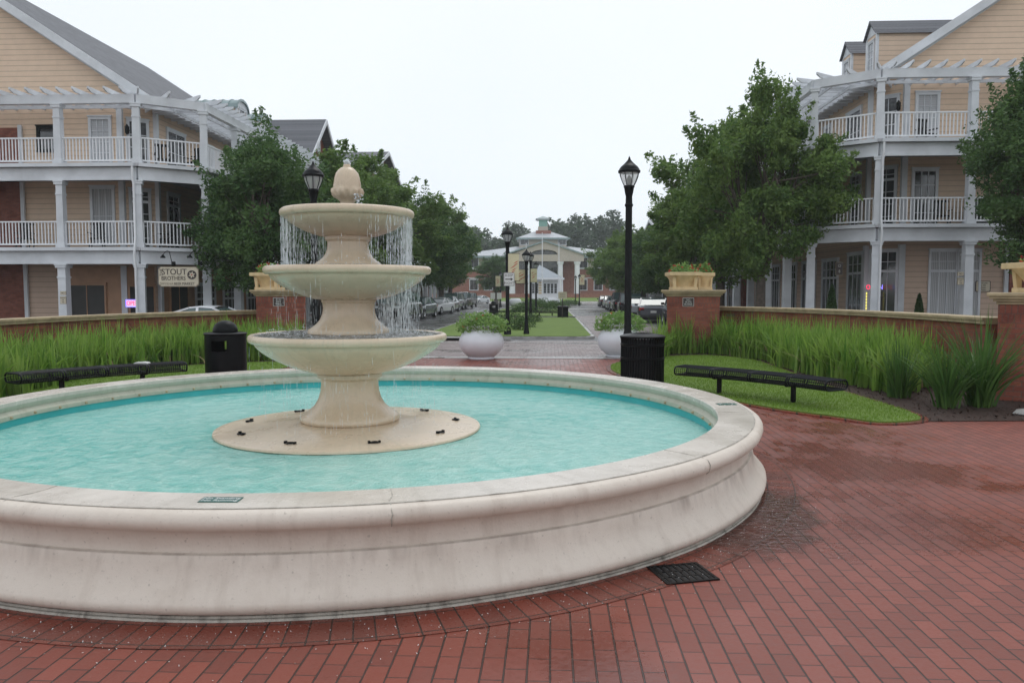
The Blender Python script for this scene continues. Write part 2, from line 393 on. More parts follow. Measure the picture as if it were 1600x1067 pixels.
    M['white_petal'] = leaf('pale_petals', (.6, .6, .5), (.75, .72, .7), (.6, .5, .5), .2, 4)
    M['blade'] = leaf('iris_blades', (.07, .18, .022), (.24, .40, .065), (.34, .46, .11), .48, 2.2)
    M['blade_dark'] = leaf('dark_iris_blades', (.04, .11, .025), (.095, .19, .045), (.15, .24, .06), .4, 1.5)
    M['turfblade'] = leaf('turf_blades', (.12, .215, .02), (.18, .30, .034), (.21, .32, .04), .42, 1.5)
    M['bark'] = paint('tree_bark', (.09, .07, .055), .85, .4, 9, .8)
mk()
def carpaint(name, c, metallic=.3):
    return NT(name).done(c, .25, None, Metallic=metallic, Coat_Weight=.6, Coat_Roughness=.05)

def text(body, size, m, parent, loc, rot=(pi / 2, 0, 0), name='lettering', ext=.002, sx=1.0, align='CENTER', spacing=1.0):
    cu = bpy.data.curves.new(name, 'FONT'); cu.body = body; cu.size = size; cu.extrude = ext
    cu.align_x = align; cu.align_y = 'CENTER'; cu.space_character = spacing; cu.resolution_u = 3
    o = bpy.data.objects.new('tmp', cu); COL.objects.link(o)
    dg = bpy.context.evaluated_depsgraph_get(); dg.update()
    me = bpy.data.meshes.new_from_object(o.evaluated_get(dg)); bpy.data.objects.remove(o)
    me.name = name; me.materials.clear()
    t = link_mesh(name, me, m, parent)
    t.location = loc; t.rotation_euler = rot; t.scale = (sx, 1, 1)
    return t

def fast_mesh(name, V, Fq, m, parent=None):
    """V (n,3) array, Fq (k,c) array of equal-size faces"""
    me = bpy.data.meshes.new(name); n = len(V); k, c = Fq.shape
    me.vertices.add(n); me.vertices.foreach_set('co', V.astype('f').ravel())
    me.loops.add(k * c); me.loops.foreach_set('vertex_index', Fq.astype('i').ravel())
    me.polygons.add(k); me.polygons.foreach_set('loop_start', np.arange(0, k * c, c, dtype='i'))
    me.update(calc_edges=True)
    return link_mesh(name, me, m, parent)

def leaves(rng, C, size, up=.5):
    """diamond leaves at centres C"""
    n = len(C)
    d = rng.normal(size=(n, 3)); d[:, 2] *= .7; d /= np.linalg.norm(d, axis=1)[:, None]
    r = rng.normal(size=(n, 3)); r[:, 2] += up; w = np.cross(d, r); w /= np.linalg.norm(w, axis=1)[:, None] + 1e-9
    s = (size * rng.uniform(.6, 1.35, n))[:, None]
    V = np.stack([C - d * s, C + w * s * .42, C + d * s, C - w * s * .42], 1).reshape(-1, 3)
    F = np.arange(4 * n).reshape(n, 4)
    return V, F
# ------------------------------------------------------------------ ground
CP, SP = cos(PITCH), sin(PITCH)
def ray(px, py):
    x = (px - 800) / FPX; y = -(py - 533.5) / FPX
    return Vector((x, CP + y * SP, -SP + y * CP))
def G(px, py, z=0.0):
    d = ray(px, py); k = (z - E_H) / d.z
    return (d.x * k, d.y * k)
def PZ(px, py, Y):
    d = ray(px, py); k = Y / d.y; return (d.x * k, Y, E_H + d.z * k)
def toUV(p):
    du, dv = p[0] - FX, p[1] - FY
    return (du * cos(AX) - dv * sin(AX), du * sin(AX) + dv * cos(AX))

def sheet(name, u0, u1, vs, m, dz=0.0, kind='structure', z=None):
    b = MB(); n = len(vs)
    for v in vs:
        for u in (u0, u1):
            x, y = W(u, v); b.v.append((x, y, (g(v) if z is None else z) + dz))
    for i in range(n - 1): b.f.append((2 * i, 2 * i + 1, 2 * i + 3, 2 * i + 2))
    return tag(b.build(name, m), kind=kind)
def polysheet(name, pts, m, z0, z1, kind='structure', zf=None):
    b = MB(); b.prism(pts, z0, z1); return tag(b.build(name, m), kind=kind)
VS = [-400, -10, 13, 22, 38, 58, 127, 150, 3000]
sheet('ground', -3000, 3000, VS, M['ground'], -.03)
sheet('plaza_paving', -40, 40, [-12, 11.0], M['paver'], 0)
sheet('plaza_paving_far', -6.5, 6.5, [11.45, 13, 20.5], M['paver_grey'], .004)
sheet('road', -60, 60, [12.2, 13, 22], M['asph'], -.002)
sheet('road', -9.6, 9.6, [22, 38, 58, 127, 140], M['asph'], -.002)
sheet('road_far', -80, 80, [122, 127, 134], M['conc'], .01)
sheet('kerb_band', -6.3, 6.3, [11.0, 11.45], M['conc'], .006)
sheet('kerb_band', -6.5, 6.5, [18.6, 19.1], M['conc'], .012)
sheet('road_pavers', 3.6, 7.0, [20.5, 22, 38, 52], M['paver_grey'], .004)
sheet('road_band', 3.6, 9.5, [44, 45.2], M['conc'], .012)
sheet('road_band', 3.6, 9.5, [76, 80], M['conc'], .008)
for s in (-1, 1):
    sheet('pavement', s * 9.6, s * 30, [22, 38, 58, 127], M['conc'], .13)
    b = MB(); b.box(0, .15, 0, 100, -.3, .16); o = b.build('kerb', M['conc']); x, y = W(s * 9.6, 22); o.location = (x, y, -.25); o.rotation_euler = (radians(-.18), 0, -AX); tag(o, kind='structure')

# median islands
def island(name, u0, u1, v0, v1, r=.8):
    b = MB(); pts = []
    for cu, cv, a0 in ((u1 - r, v0 + r, -pi/2), (u1 - r, v1 - r, 0), (u0 + r, v1 - r, pi/2), (u0 + r, v0 + r, pi)):
        for k in range(5): pts.append((cu + r * cos(a0 + k * pi / 8), cv + r * sin(a0 + k * pi / 8)))
    wp = [(*W(u, v), g(v)) for u, v in pts]
    n = len(wp)
    def ring(off, z):
        c = ((u0 + u1) / 2, (v0 + v1) / 2); out = []
        for u, v in pts:
            uu = u + (off if u > c[0] else -off); vv = v + (off if v > c[1] else -off); x, y = W(uu, vv); out.append((x, y, g(vv) + z))
        return out
    A, B, C = ring(.14, -.1), ring(.14, .10), ring(.0, .10)
    b.v = A + B + C
    b.f = [(i, (i+1) % n, n + (i+1) % n, n + i) for i in range(n)] + [(n+i, n+(i+1) % n, 2*n+(i+1) % n, 2*n+i) for i in range(n)]
    tag(b.build('kerb', M['conc']), kind='structure')
    b = MB(); b.v = ring(.0, .115); b.f = [tuple(range(n))]
    tag(b.build('median_lawn', M['lawn']), kind='structure')
    return pts
island('a', -3.2, 3.35, 22.2, 44)
island('b', -3.2, 3.35, 46.5, 74)
island('c', -3.2, 3.35, 82, 112)
sheet('path', -3.0, -.3, [20.6, 22.15], M['conc'], .10)

# beds and lawns beside the fountain
LAWN_R = [G(*p) for p in ((957,568),(1040,559),(1110,556),(1180,564),(1208,574),(1250,590),(1313,613),(1376,632),(1449,656),(1418,662),(1365,663),(1320,655),(1245,646),(1173,634),(1110,622),(1040,606),(985,592),(952,580))]
LAWN_L = [G(*p) for p in ((452,566),(300,572),(180,584),(60,606),(-30,640),(40,640),(150,618),(250,600),(350,590),(455,577))]
def smoothpoly(P, k=3):
    for _ in range(k):
        Q = []
        for i in range(len(P)):
            a, b_ = P[i], P[(i + 1) % len(P)]
            Q += [(a[0]*.75+b_[0]*.25, a[1]*.75+b_[1]*.25), (a[0]*.25+b_[0]*.75, a[1]*.25+b_[1]*.75)]
        P = Q
    return P
def offset(P, d):
    n = len(P); out = []
    A = sum(P[i][0]*P[(i+1)%n][1]-P[(i+1)%n][0]*P[i][1] for i in range(n)); sg = 1 if A > 0 else -1
    for i in range(n):
        a, b_ = P[i-1], P[(i+1) % n]; dx, dy = b_[0]-a[0], b_[1]-a[1]; L = sqrt(dx*dx+dy*dy) + 1e-9
        out.append((P[i][0] + sg*dy/L*d, P[i][1] - sg*dx/L*d))
    return out
WALL_R = [(5.2,21.2),(6.0,20.5),(6.75,19.3),(7.3,17.6),(7.65,15.6),(7.75,13.8),(7.7,12.4)]
WALL_L = [(-6.5,21.6),(-7.6,20.7),(-8.5,19.2),(-9.2,17.3),(-9.6,15.2),(-9.75,13.0),(-9.6,10.8),(-9.0,8.6)]
LR, LL = smoothpoly(LAWN_R, 2), smoothpoly(LAWN_L, 2)
BED_R = [(p[0]+.2, p[1]) for p in WALL_R] + [(9.5, 12.0), (9.5, G(1600,658)[1]), G(1600,658), G(1449,659), G(1376,640), G(1250,600), (2.6,14.0), (2.4,16.4), (3.3,19.4), (4.4, 20.6)]
BED_L = [(p[0]-.2, p[1]) for p in WALL_L] + [(-7.0,7.8), G(60,640), G(150,612), G(300,585), (-4.0,15.0), (-4.3,19.4), (-5.6,20.9)]
polysheet('planting_bed', BED_R, M['mulch'], -.02, .012)
polysheet('planting_bed', BED_L, M['mulch'], -.02, .012)
for P in (LR, LL):
    polysheet('paving_border', offset(P, .09), M['ring'], -.02, .018)
    polysheet('lawn', P, M['lawn'], -.02, .035)

def inside(P, x, y):
    c = False; n = len(P); j = n - 1
    for i in range(n):
        if (P[i][1] > y) != (P[j][1] > y) and x < (P[j][0]-P[i][0])*(y-P[i][1])/(P[j][1]-P[i][1]) + P[i][0]: c = not c
        j = i
    return c
def scatter(rng, P, n, excl=None):
    xs = [p[0] for p in P]; ys = [p[1] for p in P]; out = []
    while len(out) < n:
        x, y = rng.uniform(min(xs), max(xs)), rng.uniform(min(ys), max(ys))
        if inside(P, x, y) and not (excl and excl(x, y)): out.append((x, y))
    return np.array(out)
def inpool(x, y): return (x-FX)**2 + (y-FY)**2 < 3.75**2

def blades(rng, base, H, lean, width, z0=0.02, curve=.5, segs=4, az=None, pw=2):
    """tapered bent blades. base (n,2), H heights (n)"""
    n = len(base); a = rng.uniform(0, 2*pi, n) if az is None else az; L = H * lean
    dirx, diry = np.cos(a), np.sin(a); wa = a + pi/2 + rng.normal(0, .6, n)
    V = []
    for k in range(segs + 1):
        t = k / segs
        h = H * (t - curve * lean * .5 * t**2.5); off = L * t**pw
        cx = base[:, 0] + dirx * off; cy = base[:, 1] + diry * off; cz = z0 + h
        w = width * (1 - t**1.8) * .5 + .0006
        V.append(np.stack([cx - np.cos(wa) * w, cy - np.sin(wa) * w, cz], 1)); V.append(np.stack([cx + np.cos(wa) * w, cy + np.sin(wa) * w, cz], 1))
    V = np.stack(V, 1).reshape(-1, 3); m = 2 * (segs + 1)
    F = []
    o = np.arange(n)[:, None] * m
    for k in range(segs): F.append(o + np.array([[2*k, 2*k+1, 2*k+3, 2*k+2]]))
    return V, np.concatenate(F)
rng = np.random.default_rng(4)
# turf blades
for P in (LR, LL):
    S = scatter(rng, P, 42000 if P is LR else 15000, inpool)
    H = rng.uniform(.018, .045, len(S))
    V, F = blades(rng, S, H, rng.uniform(.2, .9, len(S)), .006, .03, segs=2)
    tag(fast_mesh('grass', V, F, M['turfblade']), 'short mown turf on the lawn strip beside the fountain', 'grass', kind='stuff')
# iris bed: clumps of blades
def iris(name, poly, n_cl, seed, label, m, hmul=1.0, keep=None, per=20):
    rng = np.random.default_rng(seed)
    C = scatter(rng, poly, n_cl, inpool)
    if keep: C = np.array([c for c in C if keep(*c)])
    B = np.repeat(C, per, 0); r = np.abs(rng.normal(0, .09, len(B))); a = rng.uniform(0, 2*pi, len(B))
    B = B + np.stack([r*np.cos(a), r*np.sin(a)], 1)
    ch = np.repeat(rng.uniform(.5, 1.12, len(C)), per)
    H = ch * rng.uniform(.5, 1.15, len(B)) * hmul
    lean = np.abs(rng.normal(.2, .2, len(B))); lean[rng.random(len(B)) < .1] += .6
    V, F = blades(rng, B, H, lean, rng.uniform(.026, .05, len(B)), curve=.9)
    return tag(fast_mesh(name, V, F, m), label, 'ornamental grass', kind='stuff')
IR_R = [(p[0]-.35, p[1]) for p in WALL_R] + [(7.1,13.2), (6.7,12.6), G(1400,618), G(1330,603), G(1250,583), G(1190,563), G(1110,553), G(1045,554), (3.2,17.5), (3.6,19.4), (4.6,20.1)]
IR_L = [(p[0]+.35, p[1]) for p in WALL_L] + [(-7.2,8.4), G(0,632), G(120,596), G(260,574), G(440,563), G(470,556), (-5.4,20.1)]
iris('ornamental_grass', IR_R, 640, 1, 'long bed of tall green sword-leaved grass before the right brick wall', M['blade'], .95)
iris('ornamental_grass', IR_L, 800, 2, 'long bed of tall green sword-leaved grass before the left brick wall', M['blade'], .9)

# dead straw-coloured blades among the green
STRAW = paint('dead_straw_blades', (.34, .26, .13), .7, .3, 5)
for P_, n_, sd_, lb_ in ((IR_R, 420, 71, 'a few dead straw-coloured blades in the right grass bed'), (IR_L, 420, 72, 'a few dead straw-coloured blades in the left grass bed')):
    rng = np.random.default_rng(sd_); S = scatter(rng, P_, n_, inpool)
    V, F = blades(rng, S, rng.uniform(.3, .85, n_), rng.uniform(.4, 1.3, n_), rng.uniform(.012, .026, n_), curve=.8)
    tag(fast_mesh('dead_blades', V, F, STRAW), lb_, 'dead grass', kind='stuff')
# bark chips on the mulch
for P_, sd_ in ((BED_R, 81), (BED_L, 82)):
    rng = np.random.default_rng(sd_); S = scatter(rng, P_, 4500, inpool); C = np.concatenate([S, rng.uniform(.014, .035, (len(S), 1))], 1)
    V, F = leaves(rng, C, .028, 4.0); tag(fast_mesh('bark_mulch', V, F, M['mulch']), 'dark bark mulch chips on the bed', 'mulch', kind='stuff')
# big dark clumps near the right pier
def clump(px, py, H, n, seed, label, spread=.16, leanm=.3):
    rng = np.random.default_rng(seed); x, y = G(px, py)
    r = np.abs(rng.normal(0, spread, n)); a = rng.uniform(0, 2*pi, n)
    B = np.stack([r*np.cos(a), r*np.sin(a)], 1)
    B *= .55; V, F = blades(rng, B, H * rng.uniform(.55, 1.05, n), np.abs(rng.normal(leanm, .26, n)), rng.uniform(.022, .038, n), 0, curve=.9, segs=6, az=a + rng.normal(0, .5, n), pw=1.35)
    o = fast_mesh('iris_clump', V, F, M['blade_dark']); o.location = (x, y, .01)
    return tag(o, label, 'plant', 'large sword-leaved clumps by the right pier')
clump(1478, 638, 1.1, 150, 11, 'big sword-leaved clump standing on mulch left of the frontmost clump by the right pier', .13, .42)
clump(1530, 636, 1.4, 210, 12, 'biggest dark sword-leaved clump fanning out beside the right brick pier', .16, .5)
clump(1405, 622, .95, 130, 13, 'sword-leaved clump at the bed edge near the right end of the bench', .14, .22)
# pale stones in the right bed
b = MB(); b.lathe([(0,0),(.1,.0),(.13,.03),(.1,.075),(.03,.095),(0,.095)], 9, wob=lambda a,r,z: .03*sin(3*a+z*9) if r>.05 else 0)
o = b.build('edging_stone', M['conc'], smooth=50); x, y = G(1603, 650); o.location = (x, y, 0); tag(o, 'grey stone lying on the mulch in front of the right brick pier', 'stone')

# ------------------------------------------------------------------ fountain
PCX = -1.52 - FX      # small offset of the pedestal
ft = thing('fountain', 'round white cast-stone fountain with three tiered tan bowls and turquoise pool', 'fountain', (FX, FY, 0))
N = 192
def jig(a, r, z): return .002 * sin(7 * a + z * 30) + .0015 * sin(23 * a)
wall = MB().lathe([(3.575,.541),(3.58,.536),(3.588,.536),(3.61,.534),(3.632,.522),(3.645,.50),(3.648,.48),(3.640,.456),(3.62,.438),(3.59,.430),(3.562,.426),(3.548,.41),(3.54,.37),(3.543,.33),(3.546,.309),(3.563,.303),(3.568,.295),(3.575,.26),(3.59,.21),(3.615,.165),(3.65,.13),(3.675,.10),(3.68,.075),(3.67,.05),(3.64,.034),(3.60,.030),(3.50,.03)], N, cap=False, wob=jig)
wall.build('basin_wall', M['basin'], ft, smooth=50)
MB().lathe([(3.60,.03),(3.638,.029),(3.645,.02),(3.632,.017),(3.65,.014),(3.655,.004),(3.62,-.01)], N, cap=False, wob=jig).build('base_ring', M['grime'], ft, smooth=40)
MB().lathe([(3.29,.50),(3.288,.535),(3.294,.541),(3.575,.5412)], N, cap=False).build('coping', M['coping'], ft, smooth=40)
MB().lathe([(3.29,.50),(3.296,.47),(3.31,.45),(3.30,.43),(3.27,.415),(3.265,.39),(3.27,.372),(3.29,.37)], N, cap=False).build('inner_moulding', M['green_stone'], ft, smooth=45)
MB().lathe([(3.29,.372),(3.285,.10),(3.2,.0),(0,.0)], N, cap=False).build('pool_lining', M['aqua'], ft, smooth=40)
nzm = []
for k in range(60):
    a = 2 * pi * k / 60; b = MB(); b.lathe([(0,-.02),(.014,-.02),(.014,.0),(.009,.012),(0,.014)], 8)
    b.xf(Matrix.Translation((3.258*cos(a), 3.258*sin(a), .395)) @ Matrix.Rotation(a, 4, 'Z') @ Matrix.Rotation(-pi/2, 4, 'Y'))
    b.build('jet_nozzle', M['sand_stone'], ft, smooth=40)
MB().lathe([(3.574,.5405),(3.578,.5418),(3.583,.5395)], N, cap=False, wob=lambda a, r, z: .0022 * sin(41*a) * sin(17*a)).build('coping_joint', M['grime'], ft)
# coping joints (thin dark cracks)
for k, a in enumerate((radians(-76.2), radians(-108), radians(-42), radians(-10), radians(25), radians(150))):
    b = MB(); rr = random.Random(k); pts = []
    for i, (r, z) in enumerate(((3.30,.543),(3.38,.5432),(3.46,.5432),(3.54,.5432),(3.59,.538),(3.634,.523),(3.648,.50),(3.650,.48),(3.642,.456),(3.622,.436))):
        aa = a + rr.uniform(-.002, .002) + (.006 if i < 3 else 0); pts.append((r*cos(aa), r*sin(aa), z - .0015))
    b.tube(pts, [.0028 + rr.uniform(-.0008, .0008) for _ in pts], 5); b.build('joint_crack', M['grime'], ft)
# plinth and tiers
ped = [(0,0),(PCX,0,0)]
cc = (PCX, -.02, 0)
MB().lathe([(0,.0),(.8,.0),(.8,.2),(1.13,.285),(1.205,.298),(1.22,.31),(1.215,.326),(1.18,.333),(.7,.36),(.40,.385),(0,.39)], 128, cc).build('plinth_disc', M['bowl'], ft, smooth=40)
MB().lathe([(.40,.375),(.44,.378),(.458,.395),(.462,.415),(.452,.435),(.42,.455),(.375,.485),(.325,.53),(.29,.59),(.27,.66),(.264,.72),(.264,.765),(.282,.785),(.30,.79),(.303,.825),(.29,.84),(.2,.85)], 72, cc).build('lower_pedestal', M['bowl'], ft, smooth=40)
def bowl(R, zt, zb, rn, name, depth):
    H = zt - zb; lip = .036
    pr = [(rn - .03, zb + .02), (rn + .0, zb), (rn + .06, zb + .006)]
    # convex underside
    for k in range(1, 13):
        t = sin(k / 12 * pi / 2); r = rn + .06 + (R - .05 - rn - .06) * t; z = zb + .006 + (H - .078) * (.55 * t ** 1.1 + .45 * (1 - sqrt(max(0, 1 - t * t))))
        pr.append((r, z))
    pr += [(R - .04, zt - .070), (R - .02, zt - .072), (R - .003, zt - .06), (R + .004, zt - .036), (R - .003, zt - .012), (R - .02, zt), (R - .04, zt), (R - .06, zt - .012), (R - .12, zt - .04), (R * .6, zt - .05 - depth * .6), (rn, zt - .05 - depth)]
    MB().lathe(pr, 112, cc, cap=False, wob=lambda a, r, z: .0015 * sin(5 * a)).build(name, M['bowl'], ft, smooth=45)
    # rough film of water inside
    n = 60; rings = 14; b = MB(); rr = random.Random(int(R * 100))
    for i in range(rings + 1):
        r = rn * .8 + (R - .045 - rn * .8) * i / rings
        for k in range(n):
            b.v.append((cc[0] + r * cos(2*pi*k/n), cc[1] + r * sin(2*pi*k/n), zt - .006 + (rr.uniform(0, .014) if i < rings - 1 else 0)))
    for i in range(rings):
        for k in range(n): b.f.append((i*n+k, (i+1)*n+k, (i+1)*n+(k+1)%n, i*n+(k+1)%n))
    b.build('bowl_water', M['bwater'], ft, smooth=180)
bowl(.905, 1.195, .835, .30, 'lower_bowl', .1)
bowl(.762, 1.815, 1.51, .25, 'middle_bowl', .1)
bowl(.608, 2.335, 2.09, .20, 'upper_bowl', .08)
MB().lathe([(.2,1.14),(.36,1.185),(.376,1.20),(.378,1.22),(.368,1.238),(.34,1.255),(.30,1.285),(.265,1.325),(.243,1.38),(.236,1.43),(.24,1.48),(.25,1.487),(.252,1.515),(.24,1.52)], 64, cc).build('middle_pedestal', M['bowl'], ft, smooth=40)
MB().lathe([(.2,1.76),(.28,1.805),(.30,1.815),(.303,1.835),(.292,1.852),(.262,1.87),(.228,1.90),(.203,1.94),(.19,1.985),(.187,2.04),(.198,2.05),(.208,2.06),(.208,2.095),(.19,2.1)], 64, cc).build('upper_pedestal', M['bowl'], ft, smooth=40)
# acorn-shaped finial
def acw(a, r, z):
    if 2.43 < z < 2.54 and r > .05: return .013 * sin(6 * a) * sin((z - 2.43) / .11 * pi) + .009 * sin(13 * a + 60 * z)
    if z > 2.54 and r > .05: return .0035 * sin(14 * a + 60 * z) * sin(14 * a - 60 * z)
    return 0
MB().lathe([(0,2.28),(.075,2.28),(.068,2.33),(.062,2.38),(.066,2.41),(.085,2.43),(.112,2.45),(.130,2.475),(.137,2.50),(.134,2.525),(.125,2.54),(.124,2.56),(.121,2.59),(.113,2.63),(.099,2.67),(.078,2.70),(.052,2.72),(.034,2.727),(.032,2.745),(.03,2.75),(0,2.75)], 60, cc, wob=acw).build('finial', M['bowl'], ft, smooth=60)
rr = random.Random(3); b = MB()
for k in range(26):
    a = rr.uniform(0, 2*pi); r = rr.uniform(0, .028); z = 2.75 + rr.uniform(-.01, .045); q = rr.uniform(.006, .014)
    b.lathe([(0,-q),(q*.8,-q*.4),(q,0),(q*.7,q*.6),(0,q)], 6, (cc[0]+r*cos(a), cc[1]+r*sin(a), z))
for k in range(40):
    a = rr.uniform(-.9, .3); r = rr.uniform(.10, .15); z = rr.uniform(2.34, 2.48); q = rr.uniform(.005, .013)
    b.lathe([(0,-q),(q*.8,-q*.4),(q,0),(q*.7,q*.6),(0,q)], 6, (cc[0]+r*cos(a), cc[1]+r*sin(a), z))
tag(b.build('spout_water', M['fall'], ft, smooth=80), kind='stuff')
# small black lamps on the plinth disc, and a fallen leaf
for k in range(9):
    a = 2 * pi * (k + .32) / 9; b = MB(); r = 1.0
    b.lathe([(.026,0),(.038,.002),(.038,.009),(.03,.011),(.024,.004)], 14, cap=False)
    b.box(-.014, .014, -.054, -.036, 0, .02); b.box(-.012, .012, .034, .05, 0, .017)
    b.build('plinth_light', M['black'], ft, loc=(cc[0]+r*cos(a), cc[1]+r*sin(a), .345), smooth=40).rotation_euler = (0, 0, a)
rr = random.Random(8)
for k in range(26):
    a = rr.uniform(-pi, 0); r = rr.uniform(.55, 1.15); x, y = cc[0]+r*cos(a), cc[1]+r*sin(a); L = rr.uniform(.012, .045)
    aa = rr.uniform(0, pi); b = MB(); zz = .393 - (r - .4) * .072 if r < .7 else .36 - (r-.7)*.054
    b.tube([(x, y, zz), (x + L*cos(aa), y + L*sin(aa)*.6, zz - .001), (x + L*1.6*cos(aa+.5), y + L*1.2*sin(aa+.5), zz - .003)], [.002,.003,.0015], 4)
    tag(b.build('twig', M['bark']), 'tiny dark twig fallen on the wet disc under the bowls', 'twig', 'twigs scattered on the fountain disc')
# pool water
b = MB(); rings = 60; n = 160
for i in range(rings + 1):
    r = 3.288 * i / rings
    for k in range(n):
        a = 2*pi*k/n; b.v.append((r*cos(a), r*sin(a), .302 + .0022*sin(9*r+3*a) + .0016*sin(17*r*cos(a)) ))
for i in range(rings):
    for k in range(n): b.f.append((i*n+k, (i+1)*n+k, (i+1)*n+(k+1)%n, i*n+(k+1)%n))
o = b.build('pool_water', M['water'], smooth=180, loc=(FX, FY, 0)); tag(o, kind='structure')

# falling water: broken threads
def threads(name, n, r0, r1, z0f, z1, seed, amin=0, amax=2*pi, thick=.0028, gap=.5, spreadv=.0, label='', dens=None):
    rr = random.Random(seed); b = MB()
    for _ in range(n):
        a = rr.uniform(amin, amax)
        if dens and rr.random() > dens(a): continue
        r = rr.uniform(r0, r1); z = z0f(r); drift = rr.uniform(0, spreadv)
        while z > z1:
            L = rr.uniform(.012, .11); w = thick * rr.uniform(.45, 1.4)
            if rr.random() > gap:
                ze = max(z - L, z1); j = rr.uniform(-.004, .004)
                q = r + drift * (z0f(r) - z)
                b.tube([(cc[0]+q*cos(a), cc[1]+q*sin(a), z), (cc[0]+(q+j*.3)*cos(a+j*.4), cc[1]+(q+j*.3)*sin(a+j*.4), (z+ze)/2), (cc[0]+(q+j)*cos(a+j), cc[1]+(q+j)*sin(a+j), ze)], [w*.4, w, w*.5], 4, cap=False)
            z -= L + rr.uniform(.0, .03)
    o = b.build(name, M['fall'], loc=(FX, FY, 0), smooth=80); return tag(o, label, 'falling water', kind='stuff')
side = lambda a: (.1 if sin(a) < 0 else .45) + .9 * abs(cos(a)) ** 3
threads('falling_water', 560, .54, .60, lambda r: 2.262, 1.815, 1, label='curtain of water threads dropping from the top bowl to the middle bowl', dens=side, gap=.22, thick=.0019)
threads('falling_water', 250, .36, .715, lambda r: 1.55 + max(0, r-.4)*.62, 1.195, 2, -.75, .9, gap=.35, thick=.0017, label='slanting water threads dropping from the right of the middle bowl', spreadv=-.22)
threads('falling_water', 80, .5, .74, lambda r: 1.56 + (r-.45)*.6, 1.195, 3, .9, 2*pi-.75, gap=.6, thick=.0014, label='sparse drips around the front and left of the middle bowl')
threads('falling_water', 150, .55, .895, lambda r: .9 + (r-.5)*.5, .31, 4, gap=.7, thick=.0013, label='fine scattered drips falling from the bottom bowl into the pool')
# splashes
rr = random.Random(21)
for (R, z, n, lab) in ((.63, 1.815, 260, 'splashing droplets on the rim of the middle bowl'), (.71, 1.2, 300, 'splashing droplets on the rim of the bottom bowl')):
    b = MB()
    for _ in range(n):
        a = rr.uniform(0, 2*pi); r = R + rr.gauss(0, .06); q = rr.uniform(.002, .006); h = abs(rr.gauss(0, .028))
        b.lathe([(0,-q),(q,0),(0,q)], 5, (cc[0]+r*cos(a), cc[1]+r*sin(a), z+h))
    tag(b.build('splash_droplets', M['fall'], loc=(FX, FY, 0)), lab, 'splash', kind='stuff')

# ring of pavers, puddle, grate, plaques
b = MB(); b.lathe([(3.55,.003),(3.93,.003)], 192, cap=False); o = b.build('paving_ring', M['ring'], loc=(FX, FY, 0)); tag(o, kind='structure')
rr = random.Random(5)
cx_, cy_ = G(1192, 812)
b = MB(); b.v = [(cos(2*pi*k/48), sin(2*pi*k/48), 0) for k in range(48)]; b.f = [tuple(range(48))]
o = b.build('puddle', M['puddle']); o.location = (cx_, cy_, .0062); o.rotation_euler = (0, 0, radians(-22)); o.scale = (.52, 1.15, 1)
tag(o, kind='structure')
# drain
gx, gy = G(1066, 896)
dg_ = thing('drain_grate', 'black cast-iron slotted drain grate set in the pavers at the fountain foot', 'drain grate', (gx, gy, 0), radians(14)); dg_.scale = (.72, .78, .5)
b = MB(); b.box(-.21,.21,-.17,.17,.004,.007); b.build('drain_pit', M['tyre'], dg_)
b = MB()
for (x0,x1,y0,y1) in ((-.22,.22,-.18,-.155),(-.22,.22,.155,.18),(-.22,-.195,-.155,.155),(.195,.22,-.155,.155)): b.box(x0,x1,y0,y1,.003,.016)
b.build('grate_frame', M['black'], dg_)
b = MB()
for k in range(7): b.box(-.195+.0279+k*.0557-.012, -.195+.0279+k*.0557+.012, -.155, .155, .008, .0145)
for y in (-.055, .05): b.box(-.195,.195,y-.009,y+.009,.0075,.0138)
b.build('grate_bars', M['black'], dg_)
# plaque on the coping
p0 = G(345, 781, .5412); a = atan2(p0[1]-FY, p0[0]-FX)
pl = MB().box(-.1, .1, -.045, .045, 0, .004).build('plaque', M['green_enamel'], ft)
pl.location = (p0[0]-FX, p0[1]-FY, .5412); pl.rotation_euler = (0, 0, a + pi/2)
text('No Standing', .038, M['sign_white'], pl, (0, .019, .0045), (0,0,0), ext=.0006)
text('No Running', .038, M['sign_white'], pl, (0, -.02, .0045), (0,0,0), ext=.0006)
p1 = G(1135, 631.5, .5412)
d2 = MB()
for k in (-1, 0, 1): d2.box(k*.062-.024, k*.062+.024, -.05, .05, 0, .004)
d2 = d2.build('depth_marker', M['green_enamel'], ft); d2.location = (p1[0]-FX, p1[1]-FY, .5412); d2.rotation_euler = (0, 0, radians(5))
for k, c in enumerate('1 F'):
    if c != ' ': text(c, .06, M['sign_white'], d2, ((k-1)*.062, 0, .0045), (0,0,0), ext=.0006)

rng = np.random.default_rng(91); n_ = 900; a = rng.uniform(-2.6, -.2, n_); r = 3.70 + np.abs(rng.normal(0, .22, n_))
C = np.stack([FX + r*np.cos(a), FY + r*np.sin(a), np.full(n_, .0065)], 1); V, F = leaves(rng, C, .0045, 3.0)
tag(fast_mesh('grit', V, F, M['sign_white']), 'pale grains of grit on the pavers along the foot of the basin', 'grit', kind='stuff')
